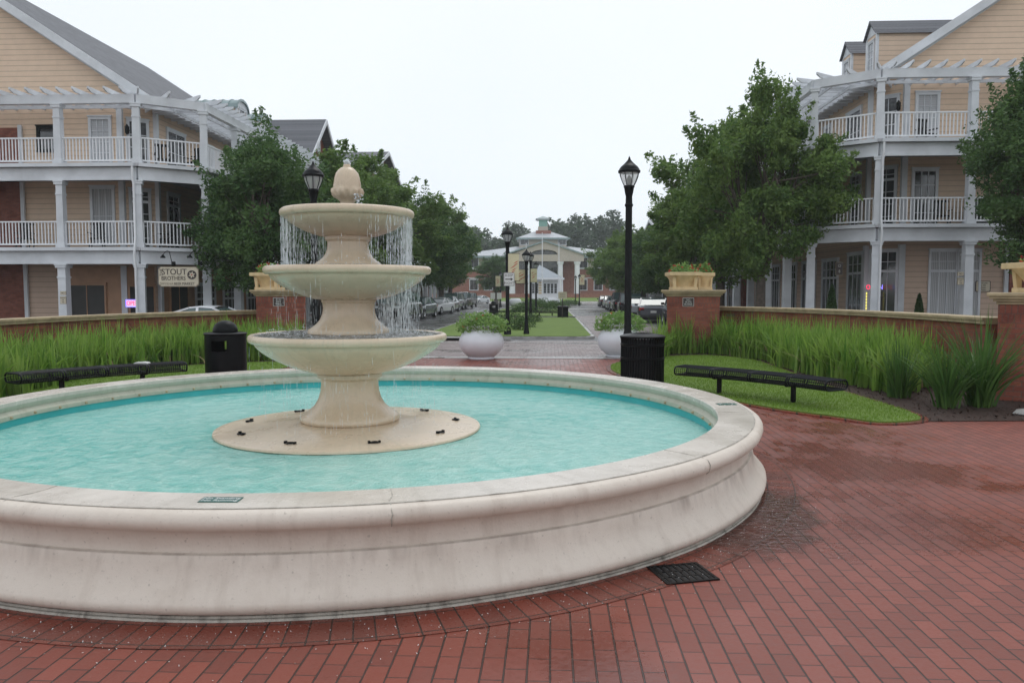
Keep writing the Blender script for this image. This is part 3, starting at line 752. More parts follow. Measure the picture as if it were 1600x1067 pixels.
# ------------------------------------------------------------------ corner houses
def window(parent, x, y, z, ang, w, h, cols=2, rows=3, pane='glass', name='window', case=.11, trim='white', cw=.028, transom=0, sill=True):
    b = MB(); c = case
    for (x0, x1, z0, z1) in ((-w/2-c, -w/2, -c*.6, h+c), (w/2, w/2+c, -c*.6, h+c), (-w/2, w/2, h, h+c), (-w/2, w/2, -c*.6, 0)):
        b.box(x0, x1, -.07, 0, z0, z1)
    if sill: b.box(-w/2-c-.04, w/2+c+.04, -.11, 0, -c*.6-.05, -c*.6)
    b.box(-w/2-c-.03, w/2+c+.03, -.09, 0, h+c, h+c+.05)
    hh = h - transom
    if transom: b.box(-w/2, w/2, -.06, -.018, hh - .05, hh + .05)
    for i in range(1, cols): b.box(-w/2 + w*i/cols - cw/2, -w/2 + w*i/cols + cw/2, -.045, -.018, 0, h)
    for j in range(1, rows): b.box(-w/2, w/2, -.043, -.018, hh*j/rows - cw/2, hh*j/rows + cw/2)
    if transom > .3: b.box(-w/2, w/2, -.043, -.018, hh + transom/2 - cw/2, hh + transom/2 + cw/2)
    o = b.build(name, M[trim], parent, loc=(x, y, z)); o.rotation_euler = (0, 0, ang)
    MB().box(-w/2, w/2, -.018, -.004, 0, h).build('pane', M[pane], o)
    return o

def rail(parent, p, q, z):
    b = MB(); P = Vector((*p, z)); Q = Vector((*q, z)); d = (Q - P); L = d.length; d.normalize()
    P += d * .15; Q -= d * .15; L -= .3
    if L < .3: return
    b.bar(P + Vector((0,0,.95)), Q + Vector((0,0,.95)), .075, .05); b.bar(P + Vector((0,0,.12)), Q + Vector((0,0,.12)), .05, .06)
    n = max(2, int(L / .125))
    for i in range(n + 1):
        c = P + d * (L * i / n); b.bar(c + Vector((0,0,.15)), c + Vector((0,0,.93)), .034, .034, up=(d.x, d.y, 0))
    return b.build('railing', M['white2'], parent)

def column(parent, x, y, z0, z1, w=.27, ang=0, base=True):
    b = MB(); h = w / 2
    b.add([(-h*1.02,-h*1.02,z0),(h*1.02,-h*1.02,z0),(h*1.02,h*1.02,z0),(-h*1.02,h*1.02,z0),(-h*.9,-h*.9,z1-.14),(h*.9,-h*.9,z1-.14),(h*.9,h*.9,z1-.14),(-h*.9,h*.9,z1-.14)],
          [(3,2,1,0),(4,5,6,7),(0,1,5,4),(1,2,6,5),(2,3,7,6),(3,0,4,7)])
    b.box(-h*1.25,h*1.25,-h*1.25,h*1.25,z1-.14,z1-.05); b.box(-h*1.4,h*1.4,-h*1.4,h*1.4,z1-.05,z1)
    b.box(-h*1.06,h*1.06,-h*1.06,h*1.06,z1-.52,z1-.46)
    if base: b.box(-h*1.3,h*1.3,-h*1.3,h*1.3,z0,z0+.16)
    o = b.build('column', M['white'], parent, loc=(x, y, 0)); o.rotation_euler = (0, 0, ang); return o

def corner_house(sx, label, px, Y, z0, dcol, mname):
    u, v = UV(px, Y); x, y = W(u, v)
    R = thing(mname, label, 'apartment building', (x, y, z0), -AX)
    S = lambda P: [(sx * a, b_) for a, b_ in P] if sx > 0 else [(sx * a, b_) for a, b_ in P][::-1]
    D2, D3, PG, EV = 4.0, 7.07, 9.25, 10.15
    L = 21.5
    body = [(6.1,2.4),(14,2.4),(20.6,2.4),(20.6,L),(.95,L),(.95,3.25),(1.96,2.4)]
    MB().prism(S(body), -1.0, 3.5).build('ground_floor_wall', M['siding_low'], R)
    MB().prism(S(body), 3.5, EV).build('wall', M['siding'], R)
    apx, apz = 10.8, EV + .65 * 9.9
    MB().prism_y([(sx*.95, EV), (sx*20.6, EV), (sx*apx, apz - .05)], 2.4, L - .1).build('gable', M['siding'], R)
    bw = MB(); bw.box(sx*6.1, sx*20.7, 2.3, 2.5, -1, 8.9); bw.build('brick_bay', M['brick'], R)
    # roof
    for s_, nm in ((1, 'roof'), (-1, 'roof')):
        b = MB()
        if s_ > 0: P = [(sx*.35, EV-.42), (sx*apx, apz), (sx*apx, apz+.16), (sx*.35, EV-.26)]
        else: P = [(sx*21.2, EV-.42), (sx*apx, apz), (sx*apx, apz+.16), (sx*21.2, EV-.26)]
        b.prism_y(P, 2.0, L + .3); b.build(nm, M['shingle'], R)
    b = MB()
    for yy in (1.93, L + .3):
        b.prism_y([(sx*.30, EV-.62), (sx*.30, EV-.25), (sx*apx, apz+.17), (sx*apx, apz-.2)], yy, yy + .07)
        b.prism_y([(sx*21.25, EV-.62), (sx*21.25, EV-.25), (sx*apx, apz+.17), (sx*apx, apz-.2)], yy, yy + .07)
    b.box(sx*.26, sx*.35, 2.0, L+.3, EV-.5, EV-.24)
    b.prism_y([(sx*.9, EV-.36), (sx*.9, EV-.18), (sx*apx, apz-.06), (sx*apx, apz-.24)], 2.34, 2.40)
    b.build('rake_board', M['white'], R)
    # decks and beams
    out = [(13.5,-.22),(-.08,-.22),(-2.12,1.28),(-2.12,L),(.96,L),(.96,3.25),(1.97,2.41),(13.5,2.31)]
    path = [(13.4, 0), (0, 0), (-1.9, 1.4), (-1.9, L - .2)]
    for z in (D2, D3):
        MB().prism(S(out), z - .12, z).build('porch_deck', M['deck'], R)
        b = MB()
        for p, q in zip(path, path[1:]):
            p3 = Vector((sx*p[0], p[1], z)); q3 = Vector((sx*q[0], q[1], z)); dd = (q3 - p3).normalized(); nn = Vector((dd.y, -dd.x, 0))
            if nn.y > 0 or (abs(nn.y) < .01 and nn.x * sx > 0): nn = -nn
            b.bar(p3 + Vector((0,0,-.38)), q3 + Vector((0,0,-.38)), .24, .48)
            b.bar(p3 + Vector((0,0,-.585)) + nn*.02, q3 + Vector((0,0,-.585)) + nn*.02, .26, .07)
            b.bar(p3 + Vector((0,0,-.07)) + nn*.27, q3 + Vector((0,0,-.07)) + nn*.27, .11, .13)
        b.build('porch_beam', M['white'], R)
    # pergola
    b = MB()
    for p, q in zip(path, path[1:]):
        p3 = Vector((sx*p[0], p[1], PG+.16)); q3 = Vector((sx*q[0], q[1], PG+.16)); b.bar(p3, q3, .22, .32)
    for off in (.85, 1.65):
        P2 = [(13.4, off), (.35*off, off), (-1.9+off, 1.4+off*.6), (-1.9+off, L-.2)]
        for p, q in zip(P2, P2[1:]): b.bar(Vector((sx*p[0], p[1], PG+.27)), Vector((sx*q[0], q[1], PG+.27)), .06, .12)
    b.build('pergola_beam', M['white'], R)
    b = MB()
    def rafter(p, q):
        p = Vector((sx*p[0], p[1], 0)); q = Vector((sx*q[0], q[1], 0)); d = (q - p).normalized(); n = Vector((-d.y, d.x, 0)) * .025
        z0_, z1_ = PG + .33, PG + .50
        vs = []
        for s_ in (-1, 1):
            for (c, zz) in ((p, z0_), (q - d*.22, z0_), (q, z0_+.09), (q, z1_), (p, z1_)): vs.append(c + n*s_ + Vector((0,0,zz)))
        b.add(vs, [(0,1,2,3,4),(9,8,7,6,5)] + [(i, 5+i, 5+(i+1) % 5, (i+1) % 5) for i in range(5)])
    k = 0
    while .3 + k*.585 < 13.2: rafter((.3 + k*.585, 2.38), (.3 + k*.585, -.55)); k += 1
    rafter((1.5, 2.75), (-.35, -.45)); rafter((1.2, 3.0), (-1.15, .3)); rafter((1.0,3.2), (-2.0, .95))
    k = 0
    while 1.7 + k*.585 < L - .3: rafter((.93, max(1.7 + k*.585, 3.2) if k < 3 else 1.7 + k*.585), (-2.5, 1.7 + k*.585)); k += 1
    b.build('pergola_rafters', M['white'], R)
    # columns and rails
    cols = [(dcol * k, 0) for k in range(0, 5)]; side = [(-1.9, 1.4 + 3.05 * k) for k in range(0, 7)]
    ca = -sx * atan2(1.4, 1.9) / 2
    for (cx, cy) in cols + side:
        a = ca if (cx, cy) in ((0, 0), (-1.9, 1.4)) else 0
        column(R, sx*cx, cy, -.9, D2 - .62, .33, a); column(R, sx*cx, cy, D2, D3 - .62, .27, a); column(R, sx*cx, cy, D3, PG, .27, a)
    allp = cols[::-1] + side
    for z in (D2, D3):
        for p, q in zip(allp, allp[1:]): rail(R, (sx*p[0], p[1]), (sx*q[0], q[1]), z)
    # corner trim boards
    b = MB()
    for (tx, ty) in ((1.96, 2.4), (.95, 3.25)):
        b.box(sx*tx-.11, sx*tx+.11, ty-.05, ty+.1, D2, EV-.3)
    b.box(sx*6.0-.1, sx*6.0+.05, 2.27, 2.36, -1, 9); b.box(sx*1.96-.12, sx*1.96+.12, 2.33, 2.5, -1, 3.4); b.box(sx*.95-.12, sx*.95+.1, 3.2, 3.4, -1, 3.4)
    b.build('corner_trim', M['white'], R)
    # downspout
    b = MB(); o_ = (sx*.06, -.27)
    pts = [(o_[0], o_[1], D3-.1), (o_[0]+sx*.0, o_[1], D3-.5), (o_[0], -.2, D3-.75), (o_[0], -.2, D2+.35), (o_[0]-.04*sx, -.3, D2+.15), (o_[0], -.31, D2-.3), (o_[0], -.24, D2-.75), (o_[0], -.24, -.9)]
    b.tube(pts, .045, 8); b.build('downspout', M['white2'], R, smooth=40)
    return R, S

F_ = 0.0
RH, SR = corner_house(1, 'cream clapboard house with three-storey white wrap-around porches, right of the street', 1366, 29.0, 0.0, 3.28, 'porch_house')
LH, SL = corner_house(-1, 'cream clapboard house with three-storey white wrap-around porches, left of the street', 222, 29.3, -.82, 2.95, 'porch_house')
th = radians(40.3)
for sx, H in ((1, RH), (-1, LH)):
    sa = -sx * pi / 2; ch = -sx * th
    cxm, cym = sx * 1.455, 2.825
    # third floor
    window(H, sx*2.75, 2.4, 7.45, 0, .72, 1.75, 3, 4, 'blind' if sx < 0 else 'blind')
    window(H, cxm, cym, 7.12, ch, .62, 2.05, 2, 4, 'glass', name='door', sill=False)
    for k in range(5): window(H, sx*.95, 5.0 + k*3.2, 7.4, sa, 1.5 if k % 2 == 0 else .8, 1.7, 2, 2, 'glass')
    # second floor
    window(H, sx*2.75, 2.4, 4.1 if sx > 0 else 4.3, 0, .8, 2.15, 3, 4 if sx > 0 else 2, 'glass' if sx > 0 else 'curtain')
    window(H, cxm, cym, 4.04, ch, .62, 2.35, 2, 4, 'glass', name='door', transom=.4, sill=False)
    for k in range(5): window(H, sx*.95, 4.6 + k*3.2, 4.04, sa, .9, 2.35, 2, 3, 'glass', name='door', transom=.4, sill=False)
    # lanterns by the corner trim
    for zz in (9.0,):
        b = MB(); b.lathe([(0,0),(.05,.02),(.085,.08),(.085,.28),(.1,.29),(.05,.36),(.012,.42),(0,.43)], 8)
        b.bar((0,0,.2), (0,.18,.2), .03, .03); b.build('wall_lantern', M['black'], H, loc=(sx*1.62, 2.32, zz - .42))
window(LH, -4.9, 2.4, 8.05, 0, .72, .8, 1, 2, 'glass', trim='black')
# ground floor shopfronts, right house
window(RH, 4.55, 2.4, 0.35, 0, .78, 2.75, 3, 1, 'curtain', transom=.75, case=.09); window(RH, 3.57, 2.4, 0.35, 0, .95, 2.75, 3, 1, 'curtain', transom=.75, case=.09)
window(RH, cxm:=1.455, 2.825, .35, -th, .95, 2.75, 3, 1, 'glass', transom=.75, case=.1)
window(RH, .95, 4.4, .3, -pi/2, 1.5, 2.75, 3, 1, 'glass', transom=.75)
for k in range(5): window(RH, .95, 7.4 + k*3, .0, -pi/2, 1.9, 2.9, 4, 1, 'glass', transom=.75)
# shopfronts, left house
MB().box(-4.62, -2.08, 2.34, 2.41, -.4, 3.36).build('shopfront_panel', M['wood'], LH)
MB().prism([(-1.85,2.35),(-1.04,3.03),(-1.10,3.10),(-1.9,2.44)], -.4, 3.36).build('shopfront_panel', M['wood'], LH)
MB().box(-.9, -.98, 3.5, 20, -.4, 3.36).build('shopfront_panel', M['wood'], LH)
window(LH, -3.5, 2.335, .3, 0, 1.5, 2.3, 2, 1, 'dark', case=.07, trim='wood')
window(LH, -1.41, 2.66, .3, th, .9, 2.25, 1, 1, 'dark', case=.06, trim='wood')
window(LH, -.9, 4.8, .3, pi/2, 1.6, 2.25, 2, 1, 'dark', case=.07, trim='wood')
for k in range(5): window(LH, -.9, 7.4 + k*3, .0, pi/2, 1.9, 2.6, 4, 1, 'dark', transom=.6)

# dormers
def gdormer(H, y, w=1.15):
    x0 = 2.2; ez = 12.75 - .0; pk = ez + .62
    b = MB(); b.box(x0, 5.2, y, y + w, 10.7, ez); o = b.build('dormer', M['siding'], H)
    b = MB(); b.prism_x([(y - .12, ez - .06), (y + w/2, pk + .06), (y + w + .12, ez - .06), (y + w/2, pk - .06)], x0 - .15, 7.4)
    b.add([], []); b.build('dormer_roof', M['shingle'], o)
    b = MB(); b.prism_x([(y, ez), (y + w/2, pk - .03), (y + w, ez)], x0 - .03, x0 + .05)
    b.box(x0 - .04, x0 + .06, y - .02, y + .12, 10.9, ez); b.box(x0 - .04, x0 + .06, y + w - .12, y + w + .02, 10.9, ez); b.build('dormer_trim', M['white'], o)
    window(o, x0 - .0, y + w/2, 11.2, -pi/2, .55, 1.25, 2, 4, 'blind', case=.07, sill=False)
gdormer(RH, 6.0); gdormer(RH, 8.9)
def bdormer(H, y, w=1.5):
    x0, ez = 1.9, 12.35; b = MB(); b.box(-4.6, -x0, y, y + w, 10.7, ez); o = b.build('dormer', M['siding'], H)
    b = MB(); pr = []
    for k in range(9):
        a = pi * k / 8; pr.append((y + w/2 - cos(a) * (w/2 + .1), ez + sin(a) * .5))
    pin = [(yy, zz - .08) for yy, zz in pr][::-1]
    b.prism_x(pr + pin, -6.2, -x0 + .15)
    for k in range(8): b.prism_x([(yy, zz + .05) for yy, zz in pr] + pin, -x0 + .1 - k*.5, -x0 + .14 - k*.5)
    b.build('dormer_roof', M['metal_roof'], o)
    b = MB(); b.prism_x([(yy, zz - .04) for yy, zz in pr], -x0 - .02, -x0 + .05); b.box(-x0-.02, -x0+.05, y-.03, y+.16, 10.8, ez); b.box(-x0-.02, -x0+.05, y+w-.16, y+w+.03, 10.8, ez)
    b.build('dormer_trim', M['white'], o)
    window(o, -x0 + .0, y + w/2, 11.3, pi/2, .6, 1.0, 2, 3, 'glass', case=.09, sill=False)
bdormer(LH, 14.0); bdormer(LH, 17.4)
b = MB(); b.tube([(0,0,0),(0,0,.5)], .07, 8); b.build('vent_pipe', M['black'], LH, loc=(-7.6, 15, 12.2)); 

# ------------------------------------------------------------------ brick row buildings on the street
def brick_block(sx, label, u, v0, W_, eave, peak, depth=14, v_end=None, gx=0, mat='brick', arcade=True, group='brick street buildings'):
    x, y = W(sx*u, v0); R = thing('brick_building', label, 'building', (x, y, -.5), -AX, group)
    MB().box(0, sx*depth, 0, W_, -.5, eave).build('wall', M[mat], R)
    # gable facing the street
    MB().prism_x([(0.02, eave), (W_ - .02, eave), (W_/2, peak - .1)], sx*.02, sx*depth).build('gable', M[mat], R)
    for s_ in (0, 1):
        b = MB(); yy = -.5 if s_ == 0 else W_ + .5; dz = (peak - eave) / (W_/2) * .5
        b.prism_x([(yy, eave - dz), (W_/2, peak), (W_/2, peak + .18), (yy, eave - dz + .18)], -sx*.6, sx*(depth + .3)); b.build('roof', M['shingle'], R)
    b = MB(); dz = (peak - eave) / (W_/2) * .5
    b.prism_x([(-.5, eave-dz-.15), (W_/2, peak-.15), (W_/2, peak+.16), (-.5, eave-dz+.16)], -sx*.68, -sx*.6)
    b.prism_x([(W_+.5, eave-dz-.15), (W_/2, peak-.15), (W_/2, peak+.16), (W_+.5, eave-dz+.16)], -sx*.68, -sx*.6)
    b.box(-sx*.12, 0, -.1, W_+.1, eave-.2, eave+.05); b.build('rake_board', M['white'], R)
    b = MB(); n = 20; cz = eave + (peak-eave)*.42
    b.lathe([(.0,0),(.3,0),(.42,0),(.42,.06),(.3,.06),(.3,.02),(0,.02)], n); b.xf(Matrix.Translation((0, W_/2, cz)) @ Matrix.Scale(1.35, 4, (0,0,1)) @ Matrix.Rotation(-sx*pi/2, 4, 'Y'))
    b.build('oval_window', M['white'], R)
    for fl in range(3):
        k = 0
        while 1.2 + k*2.3 < W_ - .6:
            window(R, 0, 1.2 + k*2.3, 1.0 + fl*3.4 if fl else .6, -sx*pi/2, 1.1, 1.9 if fl else 2.4, 2, 2, 'glass', case=.08); k += 1
    # wall facing the camera
    for fl in range(1, 3):
        for k in range(2): window(R, sx*(2 + k*3), 0, 1.0 + fl*3.4, 0, 1.1, 1.9, 2, 2, 'glass', case=.08)
    if arcade:
        k = 0
        while k * 3 < W_:
            column(R, -sx*2.2, .3 + k*3, -.5, 3.3, .34); k += 1
        MB().box(-sx*2.45, 0, 0, W_, 3.3, 3.75).build('arcade_beam', M['white'], R)
        MB().box(-sx*2.5, 0, -.1, W_+.1, 3.75, 3.9).build('arcade_roof', M['metal_roof'], R)
    return R
brick_block(-1, 'brick building with dark gable roof and oval window behind the left trees', 14.4, 44.0, 6.5, 10.9, 13.7)
brick_block(-1, 'second brick building with low dark roof farther along the left side', 13.4, 58, 11, 12.2, 14.3)
brick_block(1, 'brick shop building with white arcade next past the right porch house', 14.4, 45, 9.5, 9.4, 12.0)
brick_block(1, 'farther brick shop building with white arcade on the right side', 13.6, 57, 14, 8.6, 11.0)
brick_block(-1, 'farthest brick building on the left side behind parked cars', 13.6, 72, 22, 7.6, 10.0, depth=10)
brick_block(1, 'farthest brick building on the right side behind parked cars', 13.6, 73, 22, 7.6, 10.0, depth=10)

# ------------------------------------------------------------------ civic hall at the end of the street
cvx = (849 - 800) / 7.52
cv = thing('civic_hall', 'two-storey brick civic hall with columned portico, metal roofs and cupola closing the street', 'building', (cvx, 163, .1), -AX * .3)
X_ = lambda px: (px - 849) / 7.52
Z_ = lambda py: 1.5 + (453 - py) / 7.52
MB().box(-19, 19, 1, 26, 0, Z_(420)).build('lower_wall', M['brick_far'], cv)
MB().box(-19, 19, 1, 26, Z_(420), Z_(400)).build('upper_wall', M['civic_beige'], cv)
b = MB(); b.box(-19.05, 19.05, .9, 1, Z_(421), Z_(419)); b.box(-19.05,19.05,.93,1,Z_(435),Z_(434)); b.build('string_course', M['white'], cv)
b = MB(); e = Z_(400); r_ = Z_(383)
b.v = [(-20,-.2,e),(20,-.2,e),(20,27,e),(-20,27,e),(-5.7,7,r_),(5.7,7,r_),(5.7,20,r_),(-5.7,20,r_)]
b.f = [(0,1,5,4),(1,2,6,5),(2,3,7,6),(3,0,4,7),(4,5,6,7),(3,2,1,0)]; b.build('main_roof', M['far_roof'], cv)
MB().box(-20.1, 20.1, -.3, .9, e-.45, e-.02).build('eave_board', M['metal_roof'], cv)
MB().box(X_(811), X_(887), 6, 20, e, Z_(370)).build('clerestory_wall', M['civic_beige'], cv)
b = MB(); e2 = Z_(370); r2 = Z_(357); b.v = [(X_(807),5,e2),(X_(892),5,e2),(X_(892),21,e2),(X_(807),21,e2),(-1.9,11,r2),(1.9,11,r2),(1.9,15,r2),(-1.9,15,r2)]
b.f = [(0,1,5,4),(1,2,6,5),(2,3,7,6),(3,0,4,7),(4,5,6,7),(3,2,1,0)]; b.build('upper_roof', M['far_roof'], cv)
MB().box(X_(807)-.1, X_(892)+.1, 4.85, 5, e2-.3, e2+.05).build('upper_eave', M['metal_roof'], cv)
for a_ in (819, 880): window(cv, X_(a_), 6, Z_(380), 0, 1.6, 1.0, 2, 1, 'glass', case=.12)
MB().box(X_(838), X_(863), 9, 14, r2-1.0, Z_(356)).build('cupola_base', M['brick_far'], cv)
b = MB(); b.box(X_(842), X_(858), 10, 13, Z_(356), Z_(349)); b.build('cupola_drum', M['civic_beige'], cv)
b = MB(); b.box(X_(843.5), X_(857), 10.2, 12.8, Z_(349), Z_(338)); b.build('cupola_lantern', M['green_enamel'] if 0 else paint('verdigris_panel', (.22,.42,.36), .5), cv)
b = MB(); zc = Z_(336.5); b.v = [(X_(838),9.2,zc),(X_(862),9.2,zc),(X_(862),13.8,zc),(X_(838),13.8,zc),(X_(850),11.5,Z_(331))]
b.f = [(0,1,4),(1,2,4),(2,3,4),(3,0,4),(3,2,1,0)]; b.build('cupola_roof', M['metal_roof'], cv)
MB().box(X_(840), X_(860), 9.4, 13.6, zc-.2, zc).build('cupola_eave', M['white'], cv)
# portico
pe, pp = Z_(400), Z_(378.5)
b = MB(); arc = [(X_(869) - 0, pe), (X_(849)+2.7*cos(0), pe)]
arch = [(X_(849) + 2.75*cos(a), pe + 1.0*sin(a)) for a in np.linspace(0, pi, 11)]
b.prism_y([(X_(797), pe)] + arch[::-1] + [(X_(909), pe), (X_(850), pp - .3)], -5, -4.7); b.build('pediment', M['civic_beige'], cv)
b = MB()
for s_ in (-1, 1): b.prism_y([(X_(850), pp), (X_(850), pp-.3), (X_(850)+s_*8.1, pe-.15), (X_(850)+s_*8.1, pe+.12)], -5.4, 6)
b.build('portico_roof', M['metal_roof'], cv)
MB().box(X_(797), X_(909), -5, -4.6, Z_(410), pe).build('entablature', M['sand_stone'] if 0 else M['civic_beige'], cv)
MB().box(X_(806), X_(878), -3.2, -3.0, Z_(437), Z_(392)).build('lobby_glazing', M['glass'], cv)
MB().box(X_(870), X_(897), -.2, .9, 0, Z_(409)).build('lobby_wall', M['brick_far'], cv)
MB().box(X_(800), X_(828), -.2, .9, 0, Z_(409)).build('lobby_wall', M['brick_far'], cv)
for a_ in (801, 824, 873.5, 899):
    b = MB(); b.lathe([(.85,0),(.85,.5),(.62,.6),(.56,3),(.5,Z_(412)-.4),(.62,Z_(412)-.3),(.7,Z_(410.5))], 16); b.build('portico_column', M['white2'], cv, loc=(X_(a_), -4.8, 0), smooth=40)
for a_ in (911, 935, 960, 787, 763, 740):
    window(cv, X_(a_), 1, Z_(453), 0, 1.6, 2.1, 2, 1, 'glass', case=.15); window(cv, X_(a_), 1, Z_(418), 0, 1.8, 1.9, 2, 1, 'glass', case=.12)
# hut with hipped roof in front of it
s9 = 9.07; kx = (848 - 800) / s9
kb = thing('pavilion', 'small white pavilion with hipped blue-grey roof in front of the civic hall', 'pavilion', (kx, 135, -.6), 0)
KX = lambda px: (px - 848) / s9; KZ = lambda py: 2.2 + (453 - py) / s9
b = MB(); b.v = [(KX(820),-2,KZ(435)),(KX(880),-2,KZ(435)),(KX(880),4,KZ(435)),(KX(820),4,KZ(435)),(KX(843),1,KZ(414))]; b.f = [(0,1,4),(1,2,4),(2,3,4),(3,0,4),(3,2,1,0)]
b.build('roof', M['hut_roof'], kb)
MB().box(KX(820)-.05, KX(880)+.05, -2.1, -1.95, KZ(437.5), KZ(434.6)).build('eave_board', M['white2'], kb)
MB().box(KX(828), KX(874), -.9, 3.5, 0, KZ(437)).build('wall', M['white2'], kb)
for a_ in (833, 838.5, 851, 856.5, 862, 867.5): window(kb, KX(a_), -.9, KZ(458), 0, .42, 1.6, 1, 4, 'glass', case=.06)
for k in range(5): MB().box(KX(841), KX(847.5), -1.0, -.93, KZ(459 - k*4), KZ(456.8 - k*4)).build('notice_board', M['tan_cast'], kb)
for a_ in (822, 877): MB().tube([(KX(a_),-1.7,0),(KX(a_),-1.7,KZ(437))], .12, 8).build('post', M['white2'], kb)

# low wall and hedge before the hall
hd = MB().box(-26, 26, 0, .5, -1, .55).build('low_wall', M['brick_far']); hd.location = (cvx, 155, .3); tag(hd, 'long low brick wall along the foot of the civic hall', 'wall')
sheet('verge', -40, 45, [134, 150, 154], M['lawn'], .03)
# ------------------------------------------------------------------ piers, walls, planters
def wall_strip(name, pts, h, label):
    P = [Vector((*p, 0)) for p in pts]
    # resample smooth
    Q = []
    for i in range(len(P) - 1):
        a = P[max(i-1, 0)]; b_ = P[i]; c = P[i+1]; d = P[min(i+2, len(P)-1)]
        for k in range(6):
            t = k / 6; Q.append(.5*((2*b_) + (c-a)*t + (2*a-5*b_+4*c-d)*t*t + (-a+3*b_-3*c+d)*t**3))
    Q.append(P[-1])
    root = tag(bpy.data.objects.new(name, None), label, 'garden wall'); COL.objects.link(root)
    def ribbon(off0, off1, z0, z1):
        b = MB(); n = len(Q)
        for i, q in enumerate(Q):
            d = (Q[min(i+1, n-1)] - Q[max(i-1, 0)]).normalized(); nn = Vector((d.y, -d.x, 0))
            for o_, z in ((off0, z0), (off1, z0), (off1, z1), (off0, z1)): b.v.append(tuple(q + nn*o_ + Vector((0,0,z))))
        for i in range(n - 1):
            for k in range(4): b.f.append((4*i+k, 4*i+(k+1)%4, 4*i+4+(k+1)%4, 4*i+4+k))
        b.f += [(0,1,2,3), (4*n-1, 4*n-2, 4*n-3, 4*n-4)]
        return b
    ribbon(-.15, .15, -.3, h - .1).build('brickwork', M['brick'], root)
    ribbon(-.22, .22, h - .1, h - .04).build('coping_lower', M['sand_stone'], root)
    ribbon(-.25, .25, h - .04, h).build('coping', M['sand_stone'], root)
    return root
wall_strip('garden_wall', WALL_R, 1.16, 'curved low red brick wall with sandstone coping behind the right grass bed')
wall_strip('garden_wall', WALL_L, 1.05, 'curved low red brick wall with sandstone coping behind the left grass bed')
def pier(x, y, w, label, h=1.6, sign=None, rot=0):
    R = thing('brick_pier', label, 'brick pier', (x, y, 0), radians(rot), 'square brick piers at the ends of the walls')
    k = w / 2
    MB().box(-k, k, -k, k, -.3, h - .42).build('shaft', M['brick'], R)
    MB().box(-k-.004, k+.004, -k-.004, k+.004, h-.42, h-.17).build('soldier_course', M['brick_soldier'], R)
    b = MB()
    for o_, z0, z1 in ((.03, h-.17, h-.13), (.07, h-.13, h-.09), (.12, h-.09, h-.05), (.15, h-.05, h)): b.box(-k-o_, k+o_, -k-o_, k+o_, z0, z1)
    b.build('cap', M['sand_stone'], R, bevel=.008)
    if sign is not None:
        s = MB().box(-.13, .13, -.02, 0, -.1, .1).build('sign_plate', M['ink'] if sign else M['sign_white'], R, loc=(sign if isinstance(sign, float) else 0, -k-.006, h-.31))
        return R, s
    return R
p2, sp = pier(4.72, 20.5, 1.3, 'brick pier with two stone flower planters, at the right wall far end', sign=-.12, rot=-12)
text('NO', .06, M['sign_white'], sp, (0, -.021, .055), ext=.001); text('SKATE', .055, M['sign_white'], sp, (0, -.021, 0), ext=.001); text('BOARDS', .05, M['sign_white'], sp, (0, -.021, -.055), ext=.001)
MB().box(-.14,.14,-.012,.0,-.11,.11).build('sign_rim', M['sign_white'], sp)
p1_, sp = pier(-6.16, 21.0, 1.22, 'brick pier at the far end of the left wall, partly behind the fountain', sign=-.05, rot=14)
for k, s_ in enumerate(('STAY', 'OFF', 'WALL')): text(s_, .06, M['sign_white'], sp, (0, -.021, .058 - k*.058), ext=.001)
MB().box(-.14,.14,-.012,.0,-.11,.11).build('sign_rim', M['sign_white'], sp)
pier(7.91, 11.5, 1.32, 'nearest brick pier, cut off by the right edge of the picture', h=1.56, rot=-32)

